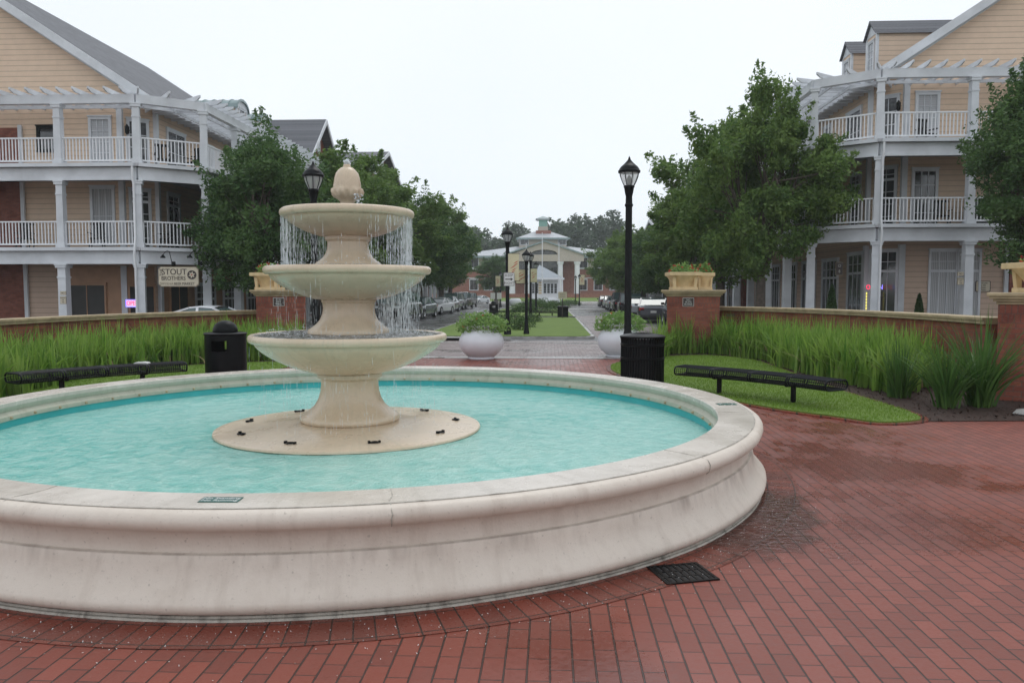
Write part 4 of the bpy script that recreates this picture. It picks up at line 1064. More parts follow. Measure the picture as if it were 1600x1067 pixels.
def leafblob(name, m, rng, n, rx, ry, rz, size, parent=None, low=-.3):
    d = rng.normal(size=(n, 3)); d /= np.linalg.norm(d, axis=1)[:, None]
    d *= rng.uniform(.55, 1.05, n)[:, None] * (1 + .16*np.sin(d[:, 0]*7)*np.cos(d[:, 1]*6))[:, None]
    d = d[d[:, 2] > low]; C = d * np.array([rx, ry, rz])
    V, F = leaves(rng, C, size, 1.0); return fast_mesh(name, V, F, m, parent)
def petals(name, m, rng, n, rx, ry, rz, size, parent):
    d = rng.normal(size=(n, 3)); d /= np.linalg.norm(d, axis=1)[:, None]; d[:, 2] = abs(d[:, 2]); C = d * np.array([rx, ry, rz])
    C = np.repeat(C, 5, 0) + rng.normal(0, size*.5, (5*n, 3)); V, F = leaves(rng, C, size, 1.0); return tag(fast_mesh(name, V, F, m, parent), kind='stuff')
def stone_planter(x, y, z, label, seed, fl=True, s=1.0):
    R = thing('stone_planter', label, 'planter', (x, y, z), -AX, 'tan stone planters on the brick piers')
    b = MB(); b.box(-.36*s,.36*s,-.36*s,.36*s,0,.07); b.build('foot', M['tan_cast'], R, bevel=.006)
    b = MB(); n = 4
    b.lathe([(.30*s,.07),(.31*s,.12),(.36*s,.2),(.46*s,.32),(.50*s,.36)], 24, cap=False)
    for sx_ in (-1, 1):
        for sy in (-1, 1):
            b.prism_y([(sx_*.26*s, .07), (sx_*.33*s, .07), (sx_*.37*s, .36), (sx_*.26*s, .36)], sy*.27*s, sy*.36*s)
    b.build('bowl', M['tan_cast'], R, smooth=30)
    b = MB()
    for q in ((-.47,.47,-.47,-.33),(-.47,.47,.33,.47),(-.47,-.33,-.33,.33),(.33,.47,-.33,.33)): b.box(*[v_*s for v_ in q], .36, .45)
    b.build('rim', M['tan_cast'], R, bevel=.006)
    MB().box(-.33*s,.33*s,-.33*s,.33*s,.38,.42).build('soil', M['mulch'], R)
    rng = np.random.default_rng(seed)
    f = thing('flowers', 'green leaves and red flowers in the ' + label, 'flowers', (x, y, z + .42), -AX)
    o = leafblob('foliage', M['flower_leaf'], rng, 1100, .42*s, .42*s, .27, .045, f, 0)
    if fl: petals('petals', M['red_petal'], rng, 26, .42*s, .42*s, .30, .026, f)
stone_planter(4.42, 20.3, 1.6, 'front stone planter on the far right pier', 1, s=.88)
stone_planter(5.1, 20.85, 1.6, 'rear stone planter on the far right pier', 2, s=.5)
stone_planter(-6.42, 20.85, 1.6, 'stone planter on the left pier', 3, s=.85)
stone_planter(8.05, 11.75, 1.56, 'stone planter at the right picture edge', 4)

# white glazed urns
def urn(px, Y, label, plabel, seed):
    x = (px - 800) / FPX * Y; R = thing('glazed_pot', label, 'plant pot', (x, Y, g(toUV((x, Y))[1])), 0, 'big white pots at the plaza edge')
    MB().lathe([(0,0),(.30,0),(.315,.02),(.30,.05),(.34,.08),(.44,.17),(.505,.28),(.525,.38),(.51,.48),(.455,.58),(.385,.66),(.35,.70),(.355,.725),(.39,.745),(.395,.77),(.37,.78),(.33,.765),(.32,.70),(.0,.68)], 56).build('body', M['pot'], R, smooth=50)
    MB().lathe([(0,.68),(.33,.70),(0,.72)], 20).build('soil', M['mulch'], R)
    rng = np.random.default_rng(seed)
    P = thing('potted_flowers', plabel, 'plant', (x, Y, R.location[2] + .76), 0, 'plants in the big white pots')
    leafblob('foliage', M['flower_leaf'], rng, 2400, .60, .54, .32, .045, P, -.4)
    petals('petals', M['red_petal'], rng, 5, .45, .5, .3, .03, P); petals('petals', M['white_petal'], rng, 12, .5, .5, .33, .018, P)
urn(752, 18.2, 'white round pot standing left of the paved opening, nearest the fountain', 'loose leafy green plants spilling over the left white pot', 5)
urn(968, 18.8, 'white round pot standing behind the tall right lamp post', 'loose leafy green plants spilling over the right white pot', 6)

# ------------------------------------------------------------------ lamp posts
def lamp(H=4.45):
    R = thing('street_lamp', 'x', 'street lamp', (0, 0, 0))
    k = H - .65
    MB().lathe([(0,0),(.17,0),(.175,.05),(.15,.09),(.145,.28),(.12,.34),(.11,.40),(.095,.62),(.09,.68),(.078,.72)] + [(.072,k-.42),(.088,k-.41),(.09,k-.37),(.074,k-.35)], 20).build('post', M['black'], R, smooth=35)
    MB().lathe([(.074,k-.36),(.07,k-.2),(.09,k-.12),(.105,k-.02),(.12,k+.0),(.11,k+.03),(0,k+.03)], 20).build('neck', M['black'], R, smooth=35)
    gl = MB().lathe([(.105,k+.03),(.15,k+.12),(.19,k+.22),(.205,k+.30)], 24, cap=False).build('globe', M['lampglass'], R, smooth=60)
    b = MB()
    for i in range(8):
        a = pi*i/4 + .2; b.tube([(r*cos(a), r*sin(a), z) for r, z in ((.11,k+.02),(.16,k+.12),(.20,k+.22),(.215,k+.31))], .008, 5)
    b.lathe([(0,k+.03),(.05,k+.03),(.04,k+.12),(.055,k+.13),(.045,k+.2),(.0,k+.26)], 10)
    b.build('cage', M['black'], R)
    MB().lathe([(.20,k+.29),(.235,k+.30),(.24,k+.34),(.22,k+.36),(.215,k+.38),(.17,k+.44),(.155,k+.45),(.10,k+.50),(.09,k+.51),(.045,k+.56),(.03,k+.58),(.022,k+.61),(.014,k+.63),(0,k+.66)], 24).build('roof_cap', M['black'], R, smooth=35)
    return R
LG = 'black cast street lamps'
l0 = lamp(); l0['group'] = LG
def put(o, px, Y, label, scale=1.0, first=False, group=LG, rot=0):
    x = (px - 800) / FPX * Y; z = g(toUV((x, Y))[1])
    c = o if first else copy_tree(o)
    c.location = (x, Y, z); c.rotation_euler = (0, 0, rot); c.scale = (scale,)*3; c['label'] = label
    if group: c['group'] = group
    return c
put(l0, 981, 17.0, 'tallest black lamp post, standing right of the opening by the trash can', 1.0, True)
put(l0, 493, 17.6, 'black lamp post whose head shows left of the acorn finial', 1.0)
lk = put(l0, 793, 30.6, 'black lamp post carrying the keep right sign in the median', .97)
put(l0, 822.5, 31.0, 'shorter black lamp post just right of the keep right sign', .78)
put(l0, 829, 52, 'third black lamp post along the median, with a pale banner', 1.0)
put(l0, 837.5, 66, 'farthest black lamp post in the median, before the pavilion', 1.0)
put(l0, 899, 118, 'left one of the two thin lamp posts by the civic hall steps', 1.0)
put(l0, 905, 110, 'right one of the two thin lamp posts by the civic hall steps', 1.0)
put(l0, 782, 96, 'thin far lamp post left of the keep right sign', 1.0)
def banner(px, Y, z, w, h, label, side=1):
    x = (px - 800) / FPX * Y; R = thing('street_banner', label, 'banner', (x, Y - .1, z), 0, 'cream banners on the lamp posts')
    MB().box(0, side*w, -.008, .008, 0, h).build('cloth', M['banner'], R)
    b = MB(); b.tube([(side*-.08,0,h),(side*(w+.04),0,h)], .012, 6); b.tube([(side*-.08,0,0),(side*(w+.04),0,0)], .012, 6); b.build('rods', M['black'], R)
    b = MB(); rr = random.Random(px)
    for k in range(5):
        cx, cz = side*w*rr.uniform(.3,.75), h*(.5+.09*(k-2)); L = w*.28
        b.add([(cx-L,-.011,cz-L*.5),(cx,-.011,cz-L*.1),(cx+L,-.011,cz+L*.6),(cx,-.011,cz+L*.25)], [(0,1,2,3)])
    b.build('emblem', M['red_ink'], R)
banner(794, 30.6, 1.95, .42, 1.05, 'cream banner with red leaf mark, on the nearest median lamp')
banner(822.5, 31.2, 1.85, .40, .55, 'cream banner hanging left of the shorter median lamp', -1)
banner(829, 52, 2.1, .42, .9, 'cream banner on the third median lamp')
banner(905, 110, 2.3, .7, 1.4, 'far cream banner on the lamp by the civic hall steps')
banner(782, 96, 2.0, .6, 1.3, 'far cream banner on the thin lamp left of the keep right sign', -1)
banner(1176, 38, 3.0, .62, 1.0, 'cream banner beneath the right trees, beside a white arcade column', -1)
banner(1034, 60, 3.1, .5, 1.0, 'small cream banner between the right tree trunks above the parked cars', -1)
# keep right sign
x = (795.5 - 800) / FPX * 30.4
ks = thing('traffic_sign', 'white keep right sign with black arrow on the median lamp post', 'traffic sign', (x, 30.4, 1.6 + (453 - 436.5) / 40.3), 0)
MB().prism_y([(-.21,-.24),(-.19,-.26),(.19,-.26),(.21,-.24),(.21,.24),(.19,.26),(-.19,.26),(-.21,.24)], -.02, 0).build('plate', M['sign_white'], ks)
b = MB(); 
for (x0,x1,z0,z1) in ((-.2,.2,.235,.25),(-.2,.2,-.25,-.235),(-.2,-.187,-.235,.235),(.187,.2,-.235,.235)): b.box(x0,x1,-.024,-.02,z0,z1)
b.build('border', M['ink'], ks)
text('KEEP', .135, M['ink'], ks, (0,-.022,.145), ext=.001, sx=1.05); text('RIGHT', .13, M['ink'], ks, (0,-.022,-.15), ext=.001)
MB().prism_y([(-.15,-.02),(.06,-.02),(.06,-.06),(.155,0),(.06,.06),(.06,.02),(-.15,.02)], -.024, -.02).build('arrow', M['ink'], ks)

# ------------------------------------------------------------------ litter bins
def bin_dome(x, y, z, label, s=1.0):
    R = thing('litter_bin', label, 'trash can', (x, y, z), 0); r = .335*s
    # body wall with a square window front and back
    b = MB(); H = .86*s; n = 48; zw0, zw1 = .58*s, .76*s
    for i in range(n):
        a0, a1 = 2*pi*i/n, 2*pi*(i+1)/n; am = (a0+a1)/2
        hole = abs(((am + pi/2 + pi/2) % pi) - pi/2) < .34
        segs = ((0.02, zw0), (zw1, H)) if hole else ((0.02, H),)
        for z0, z1 in segs:
            vs = []
            for zz in (z0, z1):
                for rr_ in (r, r-.012):
                    for a in (a0, a1): vs.append((rr_*cos(a), rr_*sin(a), zz))
            b.add(vs, [(0,1,5,4),(3,2,6,7),(4,5,7,6),(1,0,2,3)])
    b.build('body', M['black'], R, smooth=30)
    b = MB(); b.lathe([(r-.02,H-.02),(r+.012,H-.01),(r+.015,H+.012),(r-.01,H+.025),(.2*s,H+.03)], 48, cap=False); b.build('rim', M['black'], R, smooth=35); b = MB(); b.lathe([(r-.01,0),(r+.01,0),(r+.01,.03),(r-.01,.04)], 48, cap=False); b.build('base_ring', M['black'], R, smooth=35)
    MB().lathe([(.20*s,H+.02),(.205*s,H+.05),(.195*s,H+.10),(.165*s,H+.16),(.11*s,H+.205),(.05*s,H+.225),(0,H+.23)], 32).build('dome_lid', M['black'], R, smooth=60)
    MB().lathe([(r-.03,.03),(r-.03,.5*s),(0,.5*s)], 24, cap=False).build('liner', M['tyre'], R, smooth=40)
    return R
def bin_slat(x, y, z, label, s=1.0):
    R = thing('litter_bin', label, 'trash can', (x, y, z), 0); r = .345*s; H = .80*s
    MB().lathe([(r-.02,.03),(r-.02,H-.04),(0,H-.04)], 40, cap=False).build('liner', M['tyre'], R, smooth=40)
    b = MB(); n = 46
    for i in range(n):
        a = 2*pi*i/n; b.tube([(r*cos(a), r*sin(a), .03), (r*cos(a), r*sin(a), H*.9), ((r+.012)*cos(a), (r+.012)*sin(a), H-.01)], .013, 4)
    b.build('slats', M['black'], R)
    for z_ in (.04, .45*s, H*.84): MB().lathe([(r+.008,z_-.02),(r+.02,z_-.015),(r+.02,z_+.015),(r+.008,z_+.02)], 48, cap=False).build('band', M['black'], R, smooth=30)
    MB().lathe([(r+.0,H-.02),(r+.03,H-.015),(r+.03,H+.01),(r-.02,H+.03),(.2*s,H+.05),(.19*s,H+.035),(.15*s,H-.02)], 48, cap=False).build('lid_ring', M['black'], R, smooth=35)
    b = MB(); rr = random.Random(1)
    return R
x, y = (1004.5-800)/FPX*13.0, 13.0; bin_slat(x, y, .03, 'black slatted litter bin standing on the lawn edge before the tall right lamp')
x, y = (351.5-800)/FPX*13.2, 13.2; bin_dome(x, y, .0, 'black cylindrical litter bin with ball-shaped lid behind the fountain rim')
def pxy(px, Y): return ((px-800)/FPX*Y, Y)
x, y = pxy(771.5, 58); bin_dome(x, y, -.3, 'far litter bin with domed lid at the left bench in the median', 1.0)
x, y = pxy(879.5, 52); bin_slat(x, y, -.3, 'far slatted litter bin at the right bench in the median', 1.0)

# ------------------------------------------------------------------ wire benches
def bench(a0, a1, r, label, cx, cy, z, nsec=4, D=.46, Hs=.44, T=.13, straight=None):
    R = thing('wire_bench', label, 'bench', (cx, cy, z), 0)
    def P(t, o_, zz):
        if straight: return (straight[0]*(t-.5), o_*1.0, zz)
        a = a0 + (a1 - a0)*t; return ((r+o_)*cos(a), (r+o_)*sin(a), zz)
    L = straight[0] if straight else abs(a1-a0)*r
    # loop profile: rounded slab
    prof = []
    for k in range(7): a = pi/2 - pi*k/6; prof.append((D/2 - T/2 + T/2*cos(a), Hs - T/2 + T/2*sin(a)))
    for k in range(7): a = -pi/2 - pi*k/6; prof.append((-D/2 + T/2 + T/2*cos(a), Hs - T/2 + T/2*sin(a)))
    top = [(-D/2+T/2 + (D-T)*k/8, Hs) for k in range(9)]
    for s in range(nsec):
        t0, t1 = s/nsec + .008, (s+1)/nsec - .008; m = max(6, int(L/nsec/.035)); b = MB()
        for j in range(m+1):
            t = t0 + (t1-t0)*j/m; pts = [P(t, *q) for q in prof]; pts.append(pts[0]); b.tube(pts, .0042 if 0 < j < m else .013, 4 if 0 < j < m else 6, cap=False)
        for i, q in enumerate(prof):
            b.tube([P(t0+(t1-t0)*j/6, *q) for j in range(7)], .0042 if i not in (0,13,6,7) else .009, 4, cap=False)
        b.build('wire_section', M['black_vinyl'], R)
        b = MB()
        for i in range(15):
            o_ = -D/2+T/2 + (D-T)*i/14; b.tube([P(t0+(t1-t0)*j/6, o_, Hs+.001) for j in range(7)], .0085, 4, cap=False)
        for j in range(int(m*1.5)+1):
            t = t0 + (t1-t0)*j/int(m*1.5); b.tube([P(t, -D/2+T/2, Hs), P(t, D/2-T/2, Hs)], .0065, 4, cap=False)
        b.build('seat_mesh', M['black_vinyl'], R)
    for t in ((.26, .73) if nsec < 5 else (.12,.5,.88)):
        b = MB(); p = P(t, 0, 0); b.tube([(p[0],p[1],-.05),(p[0],p[1],Hs-T)], .038, 8); q0, q1 = P(t, -D/2+.05, Hs-T+.0), P(t, D/2-.05, Hs-T+.0); b.bar(q0, q1, .05, .04)
        b.build('leg', M['black'], R)
    return R
bench(radians(50.5), radians(27.0), 6.45, 'black wire mesh bench curving across the right lawn', FX, FY, -.01, D=.42, Hs=.42)
bench(radians(126), radians(147.5), 6.5, 'black wire mesh bench curving along the left grass bed behind the fountain', FX, FY, 0)
x, y = pxy(853, 55); bench(0,0,0, 'far black bench in the median beside the slatted bin', x, y, g(48), 3, straight=(1.9,))
x, y = pxy(786, 57); bench(0,0,0, 'far black bench in the median beside the domed bin', x, y, g(50), 3, straight=(2.0,))
x, y = G(202, 571); 
nb = MB().prism_y([(-.11,0),(.11,0),(.1,.018),(.03,.026),(-.08,.02)], -.06, .06).build('newspaper', M['sign_white']); nb.location = (x*.97, y*.97, .47); tag(nb, 'crumpled white paper lying on the left wire bench', 'paper')
nb.location = (FX + 6.55*cos(radians(131.5)), FY + 6.55*sin(radians(131.5)), .452)

# ------------------------------------------------------------------ signs on the houses
def to_world_sign(px, py, Y): return PZ(px, py, Y)
# shop sign hanging under the left porch beam
c = PZ(279, 432.5, 28.9); s_ = FPX / 28.95
sg = thing('shop_sign', 'cream shop sign with brown lettering hanging under the left porch beam', 'sign', c, radians(2))
hw, hh = 31/s_, 15.5/s_; q = .08
pl8 = [(-hw+q,-hh),(hw-q,-hh),(hw-q*.6,-hh+q*.6),(hw,-hh+q),(hw,hh-q),(hw-q*.6,hh-q*.6),(hw-q,hh),(-hw+q,hh),(-hw+q*.6,hh-q*.6),(-hw,hh-q),(-hw,-hh+q),(-hw+q*.6,-hh+q*.6)]
MB().prism_y(pl8, 0, .06).build('board', M['tan_ink'], sg)
MB().prism_y([(a*.965, b_*.93) for a, b_ in pl8], -.012, 0).build('face', M['cream'], sg)
text('STOUT', .31, M['ink'], sg, (-.15, -.016, .17), ext=.007, sx=.92); text('BROTHERS', .21, M['ink'], sg, (-.18, -.016, -.06), ext=.007, sx=.86)
text('THE', .15, M['ink'], sg, (-.615, -.016, .16), (pi/2, -pi/2, 0), ext=.003, sx=1)
text('SMYRNA', .13, M['tan_ink'], sg, (-.43, -.016, -.26), ext=.003, sx=.95); text('BEER MARKET', .14, M['ink'], sg, (.21, -.016, -.26), ext=.003, sx=.85)
b = MB(); b.lathe([(0,0),(.165,0),(.165,.014),(0,.014)], 28); b.xf(Matrix.Rotation(pi/2, 4, 'X')); b.build('roundel', M['ink'], sg, loc=(.49,-.012,.07))
b = MB()
for k in range(6):
    a = k*pi/3+.3; 
    b.add([(0,-.03,0),(.07*cos(a-.45),-.03,.07*sin(a-.45)),(.13*cos(a),-.03,.13*sin(a)),(.07*cos(a+.45),-.03,.07*sin(a+.45))],[(0,1,2,3)])
b.build('flower_emblem', M['cream'], sg, loc=(.49,0,.07))
b = MB(); b.lathe([(0,0),(.025,0),(0,.004)], 10); b.xf(Matrix.Rotation(pi/2, 4, 'X')); b.build('flower_heart', M['red_ink'], sg, loc=(.49,-.032,.07))
for k, px in enumerate((264, 306)):
    c = PZ(px, 406, 28.75); R = thing('sign_lamp', ('left', 'right')[k] + ' black gooseneck lamp above the hanging shop sign', 'lamp', c, 0, 'gooseneck lamps over the shop sign')
    b = MB(); b.tube([(.08,.2,-.12),(.08,.05,-.1),(.08,-.02,.05),(.05,-.06,.28),(-.0,-.1,.33),(-.08,-.14,.27),(-.14,-.16,.17)], .013, 6); b.build('arm', M['black'], R, smooth=40)
    MB().lathe([(.0,.06),(.03,.06),(.04,.03),(.09,-.03),(.1,-.06)], 14, cap=False).build('shade', M['black'], R, loc=(-.15,-.16,.12), smooth=40)
    MB().box(.03,.13,.12,.26,-.2,-.06).build('bracket', M['black'], R)
# open signs
x_, y_, z_ = PZ(207.5, 474, 31.3)
R = thing('open_sign', 'lit OPEN sign with blue border in the dark left shop window', 'neon sign', (x_, y_, z_), -AX)
s_ = FPX/31.3; hw, hh = 11/s_, 6/s_
MB().box(-hw, hw, 0, .04, -hh, hh).build('face', M['panel'], R)
b = MB()
for (x0,x1,z0,z1) in ((-hw,hw,hh-.03,hh),(-hw,hw,-hh,-hh+.03),(-hw,-hw+.03,-hh+.03,hh-.03),(hw-.03,hw,-hh+.03,hh-.03)): b.box(x0,x1,-.02,0,z0,z1)
b.build('border', M['neon_blue'], R); text('OPEN', .26, M['neon_red'], R, (0,-.012,0), ext=.006, sx=.75)
x_, y_, z_ = PZ(1361, 449, 31.4)
R = thing('open_sign', 'round-lettered neon OPEN sign behind the right porch corner column', 'neon sign', (x_, y_-.3, z_), -AX-.3)
for k, (c_, m_) in enumerate((('O','neon_red'),('P','neon_red'),('E','neon_red'),('N','neon_blue'))): text(c_, .26, M[m_], R, ((k-1.5)*.15,0,0), ext=.006, sx=.8, name='letter')
for k in range(7): MB().box(-.30,-.26,0,.02,-.28-k*.12,-.2-k*.12).build('tube', M['neon_yellow'], R)
def board(px, py, Y, w, h, label, cat, lines, m='cream', frame='ink', ink='ink', size=.1, rot=0, rnd=0):
    x_, y_, z_ = PZ(px, py, Y); R = thing('wall_sign', label, cat, (x_, y_, z_), -AX + rot)
    k = min(w, h)*.14 if rnd else .001
    P = [(-w+k,-h),(w-k,-h),(w,-h+k),(w,h-k),(w-k,h),(-w+k,h),(-w,h-k),(-w,-h+k)]
    MB().prism_y(P, 0, .03).build('frame', M[frame], R); MB().prism_y([(a*.9, b_*.9) for a, b_ in P], -.006, 0).build('face', M[m], R)
    n = len(lines)
    for i, s in enumerate(lines):
        if s: text(s, size, M[ink], R, (0, -.01, h*.82*(1 - (2*i+1)/n)), ext=.002, sx=.85)
    return R
board(1536, 447.5, 31.1, .29, .215, 'small cream wall plaque with dark frame and rows of script on the right house', 'sign', ('Welcome', 'to the', 'shops', 'Please'), size=.1, rnd=1)
board(1311.5, 420, 30.6, .14, .26, 'tall rounded black-framed sign above the right shop window', 'sign', ('O','8'), 'ink', 'tan_ink', 'sign_white', size=.16, rnd=1)
board(1501, 428, 28.7, .11, .07, 'small upper notice on the right porch column', 'notice', ('NO',), 'cream', 'tan_ink', size=.09)
board(1501, 439.5, 28.7, .115, .13, 'small lower notice on the right porch column', 'notice', ('PARKING','ANY','TIME'), 'cream', 'tan_ink', size=.055)
board(98.5, 458, 29.0, .11, .07, 'small upper notice on the left porch column', 'notice', ('NO',), 'cream', 'tan_ink', size=.09)
board(98.5, 469, 29.0, .115, .14, 'small lower notice on the left porch column', 'notice', ('PARKING','ANY','TIME'), 'cream', 'tan_ink', size=.055)
board(897, 453, 62, .36, .26, 'small beige notice board standing behind the far slatted bin', 'sign', ('TOWN', 'GREEN'), 'cream', 'tan_ink', size=.16) if 0 else None
x_, y_, z_ = PZ(879, 461.5, 50)
R = thing('post_sign', 'small beige sign board on a short post above the far slatted bin', 'sign', (x_, y_, z_), 0)
MB().box(-.27,.27,-.02,.02,-.22,.22).build('board', M['cream'], R); MB().box(-.03,.03,.02,.06,-1.5,.2).build('post', M['ink'], R)
for k in range(3): MB().box(-.18,.18,-.026,-.02,.1-k*.11,.13-k*.11).build('lettering', M['tan_ink'], R)
for k, px in enumerate((770, 780)):
    x_, y_, z_ = PZ(px, 462.5, 75); R = thing('sign_board', ('left', 'right')[k] + ' of two plain white boards on posts left of the keep right sign', 'sign', (x_, y_, z_), 0, 'white boards in the far median')
    MB().box(-.22,.22,-.02,.02,-.3,.3).build('board', M['sign_white'], R); MB().box(-.03,.03,.02,.06,-1.4,.3).build('post', M['ink'], R)

# topiary, porch furniture
def cone_shrub(px, Y, z0, h, r, label, seed):
    x_, _, _ = PZ(px, 453, Y); rng = np.random.default_rng(seed); n = 3500
    R = thing('topiary', label, 'shrub', (x_, Y, z0), 0, 'clipped conical shrubs at the right shopfront')
    t = rng.uniform(.02, 1, n)**.8; a = rng.uniform(0, 2*pi, n); rad = r*(1-t)**.7*(.85+.2*rng.random(n))
    C = np.stack([rad*np.cos(a), rad*np.sin(a), .3 + h*t], 1); V, F = leaves(rng, C, .045, 1); fast_mesh('foliage', V, F, M['leaf_dark'], R)
    MB().lathe([(0,0),(.16,0),(.2,.3),(.22,.32),(.18,.33),(0,.3)], 16).build('pot', M['tan_cast'], R, smooth=40)
cone_shrub(1437, 30.6, 0, 1.15, .22, 'dark clipped conical shrub between the white pilaster and the curtained shop window', 1)
cone_shrub(1343, 30.9, 0, 1.3, .26, 'dark clipped conical shrub before the big dark shop window left of the corner column', 2) if 0 else None
cone_shrub(1300, 30.9, 0, 1.5, .26, 'dark clipped conical shrub inside the big dark shop window bay', 2)
def chair(px, py, Y, label, rot):
    x_, y_, z_ = PZ(px, py, Y); R = thing('porch_chair', label, 'chair', (x_, Y, z_), rot, 'dark chairs on the porches')
    MB().box(-.25,.25,-.25,.25,.38,.43).build('seat', M['black'], R)
    b = MB()
    for k in range(5): b.box(-.23+k*.1,-.17+k*.1,.23,.26,.43,1.0)
    b.box(-.25,.25,.225,.265,.95,1.05); b.build('backrest', M['black'], R)
    for sx_ in (-1,1):
        for sy in (-1,1): MB().box(sx_*.23-.02,sx_*.23+.02,sy*.22-.02,sy*.22+.02,0,.38).build('leg', M['black'], R)
        MB().box(sx_*.26-.03,sx_*.26+.03,-.25,.25,.6,.64).build('armrest', M['black'], R)
def on_deck(H, x, y, zd, label, rot):
    c = Vector((x, y, 0)); c.rotate(H.rotation_euler); c += H.location
    R = thing('porch_chair', label, 'chair', (c.x, c.y, H.location.z + zd), rot, 'dark chairs on the porches')
    MB().box(-.25,.25,-.25,.25,.38,.43).build('seat', M['black'], R)
    b = MB()
    for k in range(5): b.box(-.23+k*.1,-.17+k*.1,.23,.26,.43,1.0)
    b.box(-.25,.25,.225,.265,.95,1.05); b.build('backrest', M['black'], R)
    for sx_ in (-1,1):
        for sy in (-1,1): MB().box(sx_*.23-.02,sx_*.23+.02,sy*.22-.02,sy*.22+.02,0,.38).build('leg', M['black'], R)
        MB().box(sx_*.26-.03,sx_*.26+.03,-.25,.25,.6,.64).build('armrest', M['black'], R)
on_deck(LH, .1, 1.7, 7.07, 'dark chair on the left house top porch, just right of the corner column', .5)
on_deck(LH, .9, 2.6, 7.07, 'dark chair on the left house top porch, near the chamfered end', -.6)
on_deck(LH, -2.4, 1.3, 4.0, 'dark chair on the left house middle porch, left of the corner column', .3)
on_deck(LH, .2, 1.8, 4.0, 'dark chair on the left house middle porch, right of the corner column', -.4)
on_deck(LH, -5.3, 1.3, 4.0, 'dark chair on the left house middle porch, in the leftmost bay', .2)
on_deck(RH, 2.3, 1.4, 7.07, 'dark chair on the right house top porch, before the blind window', .3)
on_deck(RH, 3.0, 1.4, 4.0, 'dark chair on the right house middle porch, before the tall window', -.3)
# covered grill
c = Vector((4.6, 1.5, 0)); c.rotate(RH.rotation_euler); c += RH.location
g1 = MB().prism_x([(-.3,0),(.3,0),(.28,.85),(.12,1.1),(-.12,1.1),(-.28,.85)], -.6, .6).build('covered_grill', M['black_vinyl'], loc=(c.x, c.y, 4.0), bevel=.04); tag(g1, 'black covered grill behind the railing of the right house middle porch', 'grill')
c = Vector((4.0, 1.5, 0)); c.rotate(RH.rotation_euler); c += RH.location
# ------------------------------------------------------------------ trees
def make_tree(name, m, seed, H, trunk, rx, ry, n_cl, n_lf, size, flat=.72, shape='oval', lean=0, clr=.62, top=1.0):
    """crown of leaf clumps placed at the ends of real limbs; local origin at trunk base"""
    rng = np.random.default_rng(seed); rr = random.Random(seed)
    R = bpy.data.objects.new(name, None); COL.objects.link(R)
    cz = (H + trunk) / 2; rz = (H - trunk) / 2
    cl = []
    tries = 0
    while len(cl) < n_cl and tries < 20000:
        tries += 1
        d = rng.normal(size=3); d /= np.linalg.norm(d); q = rng.uniform(.25, 1.0)**.5
        az = atan2(d[1], d[0]); wob = 1 + .17*sin(3*az + seed) + .12*sin(5*az + 2*seed + 3*d[2])
        z = d[2] * q
        taper = 1.0
        if shape == 'cone' and z > 0: taper = 1 - .55*z**1.2
        if shape == 'vase' and z < 0: taper = 1 + .35*z
        p = np.array([d[0]*q*rx*wob*taper, d[1]*q*ry*wob*taper, cz + z*rz*(1 + .06*sin(4*az))])
        cl.append(p)
    cl = np.array(cl)
    b = MB(); base = Vector((0, 0, 0)); fork = Vector((lean*.3, 0, trunk*1.05)); tr = H*.018 + .05
    b.tube([(0,0,-.3), (0,0,.1), (lean*.1, .02, trunk*.5), tuple(fork)], [tr*1.5, tr*1.15, tr, tr*.9], 9)
    main = []
    for k in range(7):
        a = 2*pi*k/7 + rr.uniform(-.3,.3); e = Vector((cos(a)*rx*.42, sin(a)*ry*.42, cz + rr.uniform(-.2,.45)*rz)) if k < 6 else Vector((0,0,H*.86))
        mid = fork.lerp(e, .5) + Vector((cos(a)*.1, sin(a)*.1, -.15)); b.tube([fork, mid, e], [tr*.6, tr*.42, tr*.2], 6); main.append((fork, mid, e))
    for p in cl[::2]:
        p = Vector(p); best = min(main, key=lambda m_: min((m_[1]-p).length, (m_[2]-p).length)); s = best[1].lerp(best[2], rr.uniform(0,1))
        b.tube([s, s.lerp(p, .5) + Vector((0,0,rr.uniform(-.15,.1))), p], [tr*.16, tr*.1, tr*.04], 4)
    b.build('trunk', M['bark'], R, smooth=60)
    per = n_lf // len(cl); C = []
    for p in cl:
        s = rng.uniform(.65, 1.2) * clr
        q = rng.normal(size=(per, 3)); q /= np.linalg.norm(q, axis=1)[:, None]; q *= (rng.uniform(.15, 1.0, per)**.5)[:, None]
        q *= (1 + .35*np.sin(q[:, 0]*5 + p[0]*7) * np.cos(q[:, 1]*6 + p[1]*5))[:, None]
        q[:, 2] *= flat; C.append(p + q * s)
    C = np.concatenate(C)
    # twigs poking out of the outline
    k = n_cl // 2; idx = rng.choice(len(cl), k); cc_ = np.array([0, 0, cz])
    for i in idx:
        o_ = cl[i] - cc_; o_ = o_/np.linalg.norm(o_); o_[2] += .45; t = rng.uniform(0, 1, 60)
        C = np.concatenate([C, cl[i] + o_*clr*(.55 + t[:, None]*.8) + rng.normal(0, .11, (60, 3)) * (1.3 - t[:, None])])
    V, F = leaves(rng, C, size, .8)
    fast_mesh('crown', V, F, m, R)
    return R
def place(o, px, Y, label, scale=(1,1,1), rot=0, group='street trees', first=False, dz=0):
    x, _ = pxy(px, Y); z = g(toUV((x, Y))[1])
    c = o if first else copy_tree(o); c.location = (x, Y, z + dz); c.rotation_euler = (0, 0, rot); c.scale = scale if hasattr(scale, '__len__') else (scale,)*3
    tag(c, label, 'tree', group); return c
TA = make_tree('street_tree', M['leaf'], 3, 8.9, 2.1, 3.4, 3.2, 125, 60000, .09, shape='cone', clr=.66)
